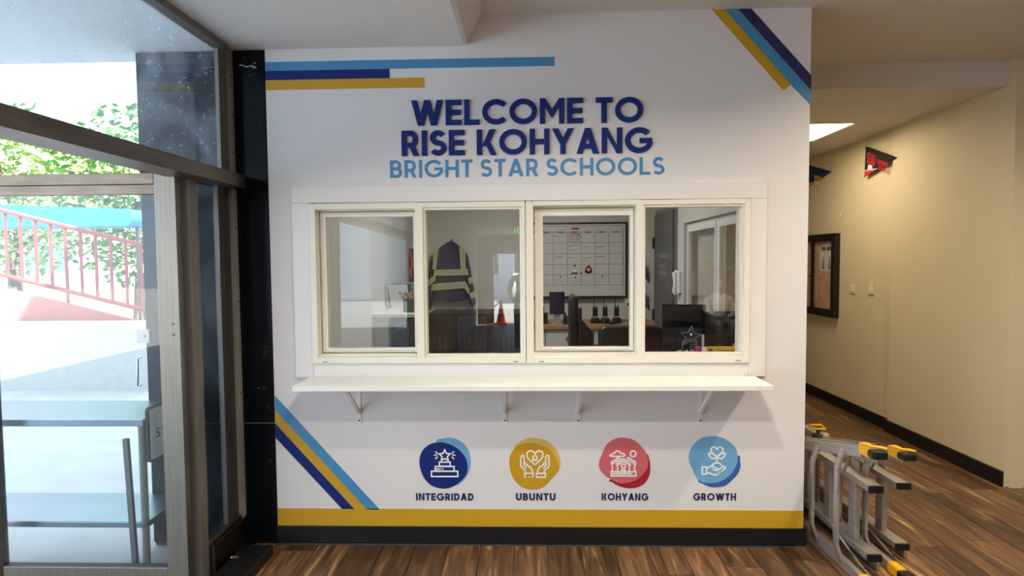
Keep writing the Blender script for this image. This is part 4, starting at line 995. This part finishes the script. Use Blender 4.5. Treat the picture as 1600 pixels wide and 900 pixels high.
# tall black chair seen from the side
def P5(px, py, Y): q_ = P(px, py, Y=Y); return (q_.x, q_.z)
CY = 5.35
t = thing('drafting_chair', 'tall black chair seen from the side in front of the worktop', 'chair', (P(905, 540, Y=CY).x, CY, 0))
back = smoothpts([P5(*p, CY) for p in ((890.5,545),(890,510),(889.8,475),(892,463),(897,461),(900.5,466),(901,490),(903,515),(905,545))], True, 4)
MB().prism(back, CY-.2, CY+.2).build('backrest', BLACKL, t, bevel=.012, smooth=True)
arm = smoothpts([P5(*p, CY) for p in ((901,497),(908,505),(916,507),(922,516),(923,528),(919,540),(910,550),(902,552))], True, 4)
MB().prism(arm, CY-.24, CY-.16).build('armrest', BLACKL, t, bevel=.015, smooth=True)
MB().prism(arm, CY+.16, CY+.24).build('armrest', BLACKL, t, bevel=.015, smooth=True)
xs_, zs_ = P5(898, 548, CY)
MB().box(xs_, CY-.22, .66, xs_+.44, CY+.22, .75).build('seat', BLACKL, t, bevel=.03)
MB().lathe([(.03, .06), (.03, .66)], (xs_+.22, CY, 0), 12).build('column', CHROME, t)
for k in range(5):
    a = k*math.pi*2/5; MB().tube([(xs_+.22, CY, .09), (xs_+.22+.28*math.cos(a), CY+.28*math.sin(a), .05)], [.03, .02], 8).build('foot_arm', BLACKP, t)
    MB().ball((xs_+.22+.28*math.cos(a), CY+.28*math.sin(a), .028), .028, .028, .028).build('caster', BLACKP, t, smooth='all')
# black leather office chair, back to the window
CY = 4.45; xa, xb = P(936, 520, Y=CY).x, P(1038, 520, Y=CY).x; zt_ = P(960, 510, Y=CY).z
t = thing('office_chair', 'wide black leather office chair with its back to the window', 'chair', ((xa+xb)/2, CY+.3, 0))
pts = rounded(xa, .52, xb, zt_, .06, 5)
MB().prism(pts, CY, CY+.10).build('backrest', BLACKL, t, bevel=.03, smooth=True, seg=3)
MB().box(xa+.03, CY+.10, .42, xb-.03, CY+.58, .52).build('seat', BLACKL, t, bevel=.03)
for x in (xa-.0, xb-.05): MB().box(x, CY+.08, .62, x+.05, CY+.48, .66).build('armrest', BLACKL, t, bevel=.012); MB().box(x+.015, CY+.3, .45, x+.035, CY+.34, .62).build('arm_post', BLACKP, t)
xm_ = (xa+xb)/2
MB().lathe([(.03, .06), (.03, .42)], (xm_, CY+.34, 0), 12).build('column', CHROME, t)
for k in range(5):
    a = k*math.pi*2/5+.3; MB().tube([(xm_, CY+.34, .09), (xm_+.28*math.cos(a), CY+.34+.28*math.sin(a), .05)], [.03, .02], 8).build('foot_arm', BLACKP, t)
    MB().ball((xm_+.28*math.cos(a), CY+.34+.28*math.sin(a), .028), .028, .028, .028).build('caster', BLACKP, t, smooth='all')

# inner counter, monitors, award, name sign
IZ = .93
tag(MB().box(.35, WY+.125, IZ-.03, OX1-.003, WY+.70, IZ).build('inner_counter', CABW, bevel=.003, origin=(.9, 3.5, IZ-.03)), 'inner counter shelf directly behind the right hand window', 'counter')
for x in (.37, OX1-.03): struct(MB().box(x, WY+.13, 0, x+.025, WY+.69, IZ-.031), 'trim_%d' % (6+(x > 1)), CABW)
DZ = .75
tag(MB().box(.75, 3.85, DZ-.03, OX1-.003, 4.43, DZ).build('desk', mat('dark_desk', (60,52,46), .4), origin=(1.1, 4.2, DZ-.03)), 'dark desk behind the inner counter carrying the monitors', 'desk')
def monitor(label, c, rz, w_, h_, z0, scr, base):
    t = thing('monitor', label, 'monitor', (c[0], c[1], base), 'monitors on the office desk')
    R_ = Matrix.Rotation(rz, 3, 'Z'); f = lambda a, d, b: tuple(R_ @ Vector((a, d, 0))+Vector((c[0], c[1], b)))
    MB(f).box(-w_/2, -.012, z0, w_/2, .02, z0+h_).build('screen', scr, t, bevel=.004)
    MB(f).box(-.03, .02, base+.01, .03, .045, z0+h_*.5).build('stand', BLACKP, t)
    MB(f).box(-.11, -.07, base, .11, .10, base+.012).build('base', BLACKP, t, bevel=.003)
BSCR = mat('black_screen', (20,20,20), .2); NSCR = mat('navy_screen', (14,18,44), .25)
q0, q1 = P(1038, 477, Y=4.28), P(1100, 474, Y=4.28)
monitor('black monitor in front of the grey door, its top tilted up rightwards', ((q0.x+q1.x)/2, 4.28, 0), -.25, abs(q1.x-q0.x)+.02, .22, (q0.z+q1.z)/2-.22, BSCR, DZ)
q0, q1 = P(1034, 512, Y=4.05), P(1096, 510, Y=4.05)
monitor('navy tinted monitor behind the clear star award', ((q0.x+q1.x)/2, 4.05, 0), 0, q1.x-q0.x, .24, q0.z-.24, NSCR, DZ)
q0, q1 = P(1103, 487, Y=3.98), P(1162, 484, Y=3.98)
monitor('black monitor at the right, above the yellow name sign', ((q0.x+q1.x)/2-.004, 4.0, 0), 0, q1.x-q0.x-.01, .30, q0.z-.30, BSCR, DZ)
# clear star award
AY = WY+.30; c = P(1079, 530, Y=AY)
t = thing('star_award', 'clear star shaped award standing on the inner counter', 'award', (c.x, AY, IZ))
ACR = mat('etched_acrylic_edge', (98,112,120), .25)
st = [(c.x+(.062 if i % 2 == 0 else .028)*math.sin(i*math.pi/5+.1), c.z+.015+(.062 if i % 2 == 0 else .028)*math.cos(i*math.pi/5+.1)) for i in range(10)]
MB().prism(st, AY-.006, AY+.006).build('star', GLASSC, t)
MB().ribbon(st, .003, AY-.008, AY+.008, True).build('star_edge', ACR, t)
s2 = [(c.x+.0+(.010 if i % 2 == 0 else .004)*math.sin(i*math.pi/5), c.z+.03+(.010 if i % 2 == 0 else .004)*math.cos(i*math.pi/5)) for i in range(10)]
MB().prism(s2, AY-.010, AY-.0085).build('emblem', PAPER, t)
MB().frame((c.x-.045, IZ, c.x+.045, c.z-.01), (c.x-.042, IZ+.003, c.x+.042, c.z-.013), AY+.01, AY+.022).build('plaque_edge', ACR, t)
mb = MB()
for k in range(4): mb.box(c.x-.005, AY+.006, c.z-.035-k*.010, c.x+.03, AY+.0095, c.z-.032-k*.010)
mb.build('engraving', ACR, t)
# yellow name sign
NY = WY+.20; a, b = P(1103, 541.5, Y=NY), P(1158, 541.5, Y=NY)
t = thing('name_sign', 'yellow name sign with black handwriting on the inner counter', 'sign', ((a.x+b.x)/2, NY, IZ))
MB().box(a.x, NY, IZ, b.x, NY+.006, a.z).build('card', mat('yellow_card', (226,176,52), .7), t)
MB().box(a.x-.02, NY-.002, IZ, a.x, NY+.008, a.z-.002).build('card_end', PAPER, t)
tz_ = P(1110, 554.5, Y=NY).z
text_mesh('Ms. Hernandez', .050, 'writing', INK, t, lambda x, y: (a.x+.012+x*.60, NY-.0008, tz_+y*1.15))
# small items left of the sign
q = P(1091, 546, Y=NY+.03)
tag(MB().box(q.x-.014, NY+.02, IZ, q.x+.014, NY+.05, q.z+.02).build('pink_pad', mat('magenta_card', (168,52,96), .7), bevel=.002, origin=(q.x, NY, IZ)), 'small magenta pad beside the yellow name sign', 'notepad')
for i, (px, lab) in enumerate(((1061, 'small pale shell on the counter left of the star award'), (1072, 'small pale shell below the star award, left one'), (1081, 'small pale shell below the star award, right one'))):
    q = P(px, 549, Y=NY+.02); mb = MB(); mb.tube([(q.x-.012, NY+.02, q.z-.03), (q.x-.008, NY+.02, q.z+.002), (q.x+.004, NY+.02, q.z+.006), (q.x+.012, NY+.02, q.z-.012)], .006, 8)
    mb.box(q.x-.014, NY+.012, IZ, q.x+.014, NY+.028, q.z-.024)
    tag(mb.build('trinket', mat('pale_pink_ceramic', (212,186,178), .4), smooth=True, origin=(q.x, NY, IZ)), lab.replace('shell', 'ceramic trinket'), 'trinket', 'trinkets on the inner counter')

# hi-vis jacket on the back wall
JY_ = OY1
jq = lambda px, py: W(px, py, JY_-.08)
t = thing('safety_jacket', 'navy safety jacket with reflective stripes hanging on the office back wall', 'jacket', (jq(705, 470)[0], JY_, jq(705, 470)[1]))
JN = mat('navy_jacket_cloth', (36,30,80), .8, var=.2, scale=14, bump=.3); JG = mat('silver_reflective', (168,172,164), .45, var=.05); JY2 = mat('lime_edging', (196,214,60), .6)
body = [(702,377),(708,377),(716,383),(726,391),(729,410),(731,440),(734,466),(722,470),(700,471),(682,468),(674,466),(677,440),(680,412),(679,395),(690,385)]
MB().prism([jq(*p) for p in body], JY_-.12, JY_-.03).build('body', JN, t, bevel=.02, smooth=True)
for sl in ([(680,393),(684,402),(682,425),(676,460),(674,484),(669,485),(667,470),(670,440),(675,410)], [(726,391),(731,400),(736,425),(741,455),(743,474),(739,480),(733,474),(730,445),(725,410)]):
    MB().prism([jq(*p) for p in sl], JY_-.14, JY_-.05).build('sleeve', JN, t, bevel=.018, smooth=True)
bands = [[(681,422),(731,421),(732,429),(680,430)], [(677,444),(727,440),(734,452),(733,458),(727,449),(676,453)], [(680,394),(686,388),(682,420),(678,420)], [(719,387),(727,392),(728,420),(722,420)],
         [(667,441),(681,430),(681,438),(667,449)], [(733,435),(738,433),(740,440),(735,443)], [(735,458),(742,455),(743,463),(737,465)]]
for bnd in bands:
    pp = [jq(*p) for p in bnd]
    b_ = MB().prism(pp, JY_-.149, JY_-.10).build('reflective_band', JG, t)
    MB().ribbon(pp, .009, JY_-.151, JY_-.12, True).build('band_edging', JY2, b_)
mb = MB(); h0 = jq(705, 377); mb.tube([(h0[0], JY_, h0[1]+.02), (h0[0], JY_-.05, h0[1]+.02), (h0[0], JY_-.08, h0[1]-.01)], .008, 8); mb.build('hook', BLACKP, t)
# low black cabinets
xs4 = [P(px, 520, Y=6.2).x for px in (668, 714, 762, 820)]; xs4[3] = min(xs4[3], .03)
for k, lab in enumerate(('black cabinet below the safety jacket, left one', 'black cabinet below the safety jacket, right one with slate doors', 'black cabinet between the jacket and the worktop')):
    x0, x1 = xs4[k]+.003, xs4[k+1]-.003
    t = thing('black_cabinet', lab, 'cabinet', ((x0+x1)/2, 6.5, 0), 'low black cabinets on the office back wall')
    MB().box(x0, 6.22, 0, x1, OY1-.002, .97).build('body', mat('black_cabinet_paint', (34,36,40), .4), t, bevel=.003)
    MB().box(x0-.002, 6.19, .971, x1+.002, OY1-.002, .99).build('top', BLACKP, t, bevel=.002)
    for (a, b) in ((x0+.004, (x0+x1)/2-.002), ((x0+x1)/2+.002, x1-.004)):
        d_ = MB().box(a, 6.20, .06, b, 6.22, .965).build('door', mat('slate_door', (48,56,66), .3) if k == 1 else BLACKP, t, bevel=.002)
        MB().box(b-.03 if a == x0+.004 else a+.02, 6.188, .6, b-.02 if a == x0+.004 else a+.03, 6.20, .75).build('handle', STEEL, d_)
# left side: counter, folders, gift box, hanging bag
LZ = 1.10
t = thing('side_counter', 'white topped counter along the office left wall', 'counter', (-1.2, 5.6, 0))
MB().box(OX0+.002, 5.401, LZ-.03, -1.12, 6.18, LZ).build('top', LEDGE, t, bevel=.003)
MB().box(OX0+.002, 5.0, LZ-.03, -1.0, 5.40, LZ).build('top', LEDGE, t, bevel=.003)
MB().box(OX0+.002, 5.06, .7, OX0+.05, 6.15, LZ-.03).build('back_rail', CABW, t)
MB().box(OX0+.002, 5.02, .72, -1.24, 5.05, LZ-.03).build('end_panel', CABW, t)
for (x, y) in ((-1.03, 5.36), (-1.15, 6.12), (-1.27, 5.09), (-1.3, 6.1)): MB().box(x-.02, y-.02, 0, x+.02, y+.02, LZ-.03).build('leg', BLACKP, t)
for k, (y, m_) in enumerate(((5.50, PAPER), (5.61, mat('slate_folder', (84,88,100), .6)), (5.72, mat('grey_folder', (120,122,126), .6)), (5.83, mat('pale_folder', (170,170,168), .6)), (5.94, mat('blue_grey_folder', (78,82,104), .6)), (6.05, PAPER))):
    mb = MB(); mb.hexa([(OX0+.06, y, LZ), (OX0+.235, y, LZ), (OX0+.235, y+.03, LZ), (OX0+.06, y+.03, LZ)], [(OX0+.03, y-.05, LZ+.24), (OX0+.215, y-.05, LZ+.24), (OX0+.215, y-.02, LZ+.24), (OX0+.03, y-.02, LZ+.24)])
    tag(mb.build('file_folder', m_, bevel=.002, origin=(OX0+.2, y, LZ)), ('first', 'second', 'third', 'fourth', 'fifth', 'sixth')[k]+' upright folder from the front on the left side counter', 'folder', 'folders on the side counter')
pd = thing('drawer_pedestal', 'black drawer pedestal under the side counter', 'drawers', (-1.13, 5.25, 0))
MB().box(-1.24, 5.11, 0, -1.06, 5.34, LZ-.032).build('body', BLACKP, pd, bevel=.004)
for k in range(3):
    d_ = MB().box(-1.235, 5.095, .06+k*.33, -1.065, 5.11, .37+k*.33).build('drawer', mat('slate_drawer', (44,50,60), .35), pd, bevel=.002)
    MB().box(-1.18, 5.085, .30+k*.33, -1.12, 5.095, .315+k*.33).build('handle', STEEL, d_)
gy = 5.20; g0 = P(632, 484, Y=gy); x = g0.x
t = thing('gift_box', 'small green box with red side and gold trim on the side counter', 'box', (x+.05, gy, LZ))
MB().box(x, gy-.06, LZ, x+.09, gy+.06, LZ+.12).build('body', mat('green_box', (36,84,56), .6), t, bevel=.003)
MB().box(x+.092, gy-.06, LZ, x+.13, gy+.06, LZ+.125).build('side', CRIM, t, bevel=.002)
mb = MB(); g3 = random.Random(5)
for k in range(9): mb.ball((x+g3.uniform(-.03, .12), gy-.05+g3.uniform(-.01, .05), LZ+.13+g3.uniform(0, .05)), .022, .02, .018, 8, 5, .3)
mb.build('trim', mat('gold_tinsel', (176,140,90), .4, var=.4, scale=40), t)
by2 = 6.70; b0 = P(633, 380, Y=by2)
t = thing('hanging_bag', 'black bag with orange strap hanging beside the side counter', 'bag', (b0.x+.06, by2, P(640, 455, Y=by2).z))
bq = lambda px, py: (P(px, py, Y=by2).x, P(px, py, Y=by2).z)
MB().prism(smoothpts([bq(*p) for p in ((634,392),(640,388),(650,392),(660,410),(662,440),(655,456),(636,454),(632,430))], True, 3), by2-.1, by2+.08).build('body', BLACKL, t, bevel=.02, smooth=True)
mb = MB(); a = bq(633, 377); mb.tube([(a[0], OY1, a[1]), (a[0], by2, a[1]), (bq(636,383)[0], by2-.02, bq(636,383)[1]), (bq(640,392)[0], by2-.02, bq(640,392)[1])], .016, 8); mb.build('loop', BLACKP, t)
mb = MB(); mb.ribbon([bq(*p) for p in ((643,390),(646,402),(647,415),(644,424),(646,432))], .022, by2-.115, by2-.10); mb.build('strap', mat('orange_strap', (220,84,44), .6), t)

# ================================================================== LAMPS
def downlight(label, x, y, z, power, color, size=.11):
    t = thing('ceiling_downlight', label, 'light', (x, y, z), 'round ceiling downlights')
    mb = MB(lambda a, b, c: (a, b, c)); mb.lathe([(.10, -.012), (.105, 0), (.075, 0), (.07, -.012)], (x, y, z), 24); mb.build('trim_ring', TRIM, t, smooth=True)
    mb = MB(); mb.lathe([(.065, -.013), (.065, -.0125)], (x, y, z), 24); mb.build('lens', emit('lamp_lens', (255,244,225), 8), t)
    lamp_area('downlight_lamp', (x, y, z-.03), size, power, color, t).data.spread = math.radians(150)   # recessed can: no light along the ceiling
downlight('round ceiling downlight nearest the window wall', .36, WY-1.57, ZC, POWER_B, (1, .91, .78))
downlight('round ceiling downlight above the photographer', .2, WY-2.45, ZC, POWER_C, (1, .91, .78))
downlight('round warm ceiling downlight to the right of the window wall', 2.36, WY-.97, ZC, POWER_A, (1, .84, .60))
downlight('round warm ceiling downlight in front of the corridor header', 2.5, HY-1.12, ZC, POWER_D, (1, .84, .60))
downlight('added round downlight brightening the standing person', .1, -4.3, ZC, 45, (1, .93, .84))  # lamp added so the standing figure shows in the panes
downlight('added round downlight brightening the seated person', 3.7, -4.4, ZC, 90, (1, .93, .84))  # strong lamp added to lift the seated figure's reflection
downlight('round ceiling downlight far back in the lobby', 1.5, -5.0, ZC, POWER_BACK, (1, .95, .88))
t = thing('office_fill_light', 'flat square fill light added to brighten the office', 'light', (0, 5, OZ))  # unseen lamp added to brighten the room behind the windows
MB().box(-.3, 4.7, OZ-.04, .3, 5.3, OZ).build('housing', TRIM, t, bevel=.004)
lamp_area('office_fill', (0, 5, OZ-.05), .55, POWER_OFFICE, (1, .97, .9), t, .55)

# ================================================================== what the panes mirror: lobby end, street
tr_ = MB(); tr_.frame((dx0-.06, -.0, dx1+.06, 2.18), (dx0, 0, dx1, 2.12), -11.52, -11.47); struct(tr_, 'trim_8', STEEL)
EG = emit('exit_green', (40,230,90), 5)
t = thing('exit_sign', 'green lit exit sign above the lobby doorway', 'sign', (-.23, -9, 2.5))
MB().tube([(-.23, -9.02, 2.78), (-.23, -9.02, ZC)], .012, 8).build('stem', TRIM, t)
MB().box(-.43, -9.05, 2.52, -.03, -9.0, 2.78).build('housing', TRIM, t)
MB().box(-.42, -9.002, 2.53, -.04, -8.997, 2.77).build('face', PAPER, t)
write_letters('EXIT', -.06, 2.56, -.40, 2.74, -8.997, -8.990, EG, t, t=.2)
t = thing('traffic_cone', 'orange traffic cone by the lobby doorway', 'cone', (-.85, -11.2, 0))
MB().lathe([(.14, .03), (.02, .72)], (-.85, -11.2, 0), 20).build('body', mat('orange_cone', (226,84,44), .5), t, smooth=True)
MB().box(-1.03, -11.38, 0, -.67, -11.02, .03).build('base', mat('orange_cone_base', (210,74,40), .5), t, bevel=.01)
t = thing('street_building', 'pale building across the street', 'building', (0, -30, -.02))
MB().box(-10, -32, -.02, 10, -30, 7).build('wall', mat('street_stucco', (196,206,222), .8), t)
for k in range(7):
    f_ = MB().frame((-7+k*2, 1.4, -5.8+k*2, 3), (-6.9+k*2, 1.5, -5.9+k*2, 2.9), -30.02, -29.95).build('window', TRIM, t)
    MB().box(-6.9+k*2, -30, 1.5, -5.9+k*2, -29.98, 2.9).build('pane', mat('street_pane', (70,90,110), .1), f_)
t = thing('parked_car', 'white car parked across the street', 'car', (0, -26, -.02))
CARW = mat('white_car_paint', (226,230,234), .25)
mb = MB(toX); mb.prism(smoothpts([(-28.2,.25),(-28.2,.85),(-27.6,1.0),(-27.0,1.5),(-25.6,1.5),(-24.9,1.0),(-24.0,.9),(-23.9,.3)], True, 4), -.9, .9); mb.build('body', CARW, t, bevel=.05, smooth=True)
for (y, x) in ((-27.3,-.9), (-24.8,-.9), (-27.3,.75), (-24.8,.75)):
    mb = MB(toX); mb.dot((y, .30), .32, x, x+.15, 20); mb.build('wheel', BLACKP, t)
mb = MB(toX); mb.prism([(-27.0,1.42),(-25.6,1.42),(-25.2,1.05),(-27.4,1.05)], -.91, .91); mb.build('side_glass', mat('car_glass', (40,50,60), .1), t)

# people mirrored in the glass: skinned bodies
def body_mesh(joints, edges_, name, matl, parent, root=0):
    me = bpy.data.meshes.new(name); me.from_pydata([Vector(j[:3])-world_loc(parent) for j in joints], edges_, [])
    o = bpy.data.objects.new(name, me); COL.objects.link(o); o.parent = parent
    sk = o.modifiers.new('skin', 'SKIN')
    me.skin_vertices.new() if not me.skin_vertices else None
    for i, j in enumerate(joints): me.skin_vertices[0].data[i].radius = (j[3], j[3]*(j[4] if len(j) > 4 else 1)); me.skin_vertices[0].data[i].use_root = (i == root)
    sb2 = o.modifiers.new('sub', 'SUBSURF'); sb2.levels = 2; sb2.render_levels = 2
    me.materials.append(matl); return o
SKIN = mat('skin', (176,128,104), .6); HAIR = mat('dark_hair', (34,28,26), .7); SHIRT = mat('pale_shirt', (214,212,206), .8, var=.05); PANTS = mat('grey_trousers', (120,112,104), .8)
def head(parent, c, face=1):
    mb = MB(); mb.ball(c, .075, .095, .115, 16, 12); mb.ball((c[0], c[1]+face*.098, c[2]-.01), .014, .022, .02, 8, 6)
    for s_ in (-1, 1): mb.ball((c[0]+s_*.076, c[1], c[2]), .012, .02, .03, 8, 6)
    h = mb.build('head', SKIN, parent, smooth='all')
    mb = MB()
    for s_ in (-1, 1): mb.ball((c[0]+s_*.03, c[1]+face*.085, c[2]+.015), .011, .008, .007, 8, 6)
    mb.box(c[0]-.025, c[1]+face*.086-.004, c[2]-.055, c[0]+.025, c[1]+face*.086+.006, c[2]-.048); mb.build('face_features', HAIR, h)
    mb = MB(); mb.ball((c[0], c[1]-face*.018, c[2]+.03), .083, .095, .10, 16, 12); mb.build('hair', HAIR, h, smooth='all')
def person_standing(label, x, y, face):
    t = thing('person', label, 'person', (x, y, 0))
    up_ = [(x,y,.98,.15,.7),(x,y,1.18,.14,.7),(x,y,1.38,.16,.65),(x,y,1.48,.06),(x,y,1.54,.055),(x-.19,y,1.42,.06),(x-.26,y,1.15,.048),(x-.20,y+face*.18,1.0,.036),(x-.12,y+face*.24,1.02,.03),(x+.19,y,1.42,.06),(x+.26,y,1.15,.048),(x+.20,y+face*.18,1.0,.036),(x+.12,y+face*.24,1.02,.03)]
    body_mesh(up_, [(0,1),(1,2),(2,3),(3,4),(2,5),(5,6),(6,7),(7,8),(2,9),(9,10),(10,11),(11,12)], 'shirt', SHIRT, t)
    lo = [(x,y,.96,.15,.75),(x-.10,y,.85,.09),(x-.11,y+face*.02,.48,.065),(x-.11,y,.09,.05),(x-.12,y+face*.14,.04,.04),(x+.10,y,.85,.09),(x+.11,y+face*.02,.48,.065),(x+.11,y,.09,.05),(x+.12,y+face*.14,.04,.04)]
    body_mesh(lo, [(0,1),(1,2),(2,3),(3,4),(0,5),(5,6),(6,7),(7,8)], 'trousers', PANTS, t)
    head(t, (x, y, 1.66), face)
    mb = MB(); mb.box(x-.14, y+face*.36-.05, .92, x+.14, y+face*.36+.05, 1.12); tag(mb.build('brown_bag', mat('brown_leather', (84,56,48), .6), bevel=.02, origin=(x, y, .92)), 'brown bag held in front by the standing person in the lobby', 'bag')
person_standing('person in a pale shirt standing in the lobby holding a brown bag', -.13, -5.3, 1)
def person_seated(label, x, y, face):
    t = thing('person', label, 'person', (x, y, 0))
    up_ = [(x,y,.55,.16,.8),(x,y+face*.02,.78,.16,.75),(x,y+face*.03,.98,.17,.7),(x,y+face*.04,1.08,.06),(x,y+face*.05,1.13,.055),(x-.21,y+face*.03,1.0,.07),(x-.28,y+face*.06,.76,.055),(x-.16,y+face*.30,.66,.042),(x-.07,y+face*.38,.67,.033),(x+.21,y+face*.03,1.0,.07),(x+.28,y+face*.06,.76,.055),(x+.16,y+face*.30,.66,.042),(x+.07,y+face*.38,.67,.033)]
    body_mesh(up_, [(0,1),(1,2),(2,3),(3,4),(2,5),(5,6),(6,7),(7,8),(2,9),(9,10),(10,11),(11,12)], 'hoodie', SHIRT, t)
    lo = [(x,y,.53,.16,.8),(x-.10,y+face*.1,.53,.09),(x-.13,y+face*.46,.53,.07),(x-.13,y+face*.46,.1,.05),(x-.14,y+face*.60,.04,.04),(x+.10,y+face*.1,.53,.09),(x+.13,y+face*.46,.53,.07),(x+.13,y+face*.46,.1,.05),(x+.14,y+face*.60,.04,.04)]
    body_mesh(lo, [(0,1),(1,2),(2,3),(3,4),(0,5),(5,6),(6,7),(7,8)], 'trousers', PANTS, t)
    head(t, (x, y+face*.07, 1.25), face)
person_seated('person in a pale hoodie seated in the lobby', 3.75, -5.3, 1)
t = thing('waiting_bench', 'black bench under the seated person in the lobby', 'bench', (3.75, -5.4, 0))
MB().box(2.9, -5.65, .30, 4.6, -5.1, .36).build('seat', BLACKL, t, bevel=.02)
MB().box(2.9, -5.72, .30, 4.6, -5.65, .80).build('backrest', BLACKL, t, bevel=.02)
for x in (3.0, 4.5):
    for y in (-5.6, -5.15): MB().box(x-.02, y-.02, 0, x+.02, y+.02, .30).build('leg', STEEL, t)
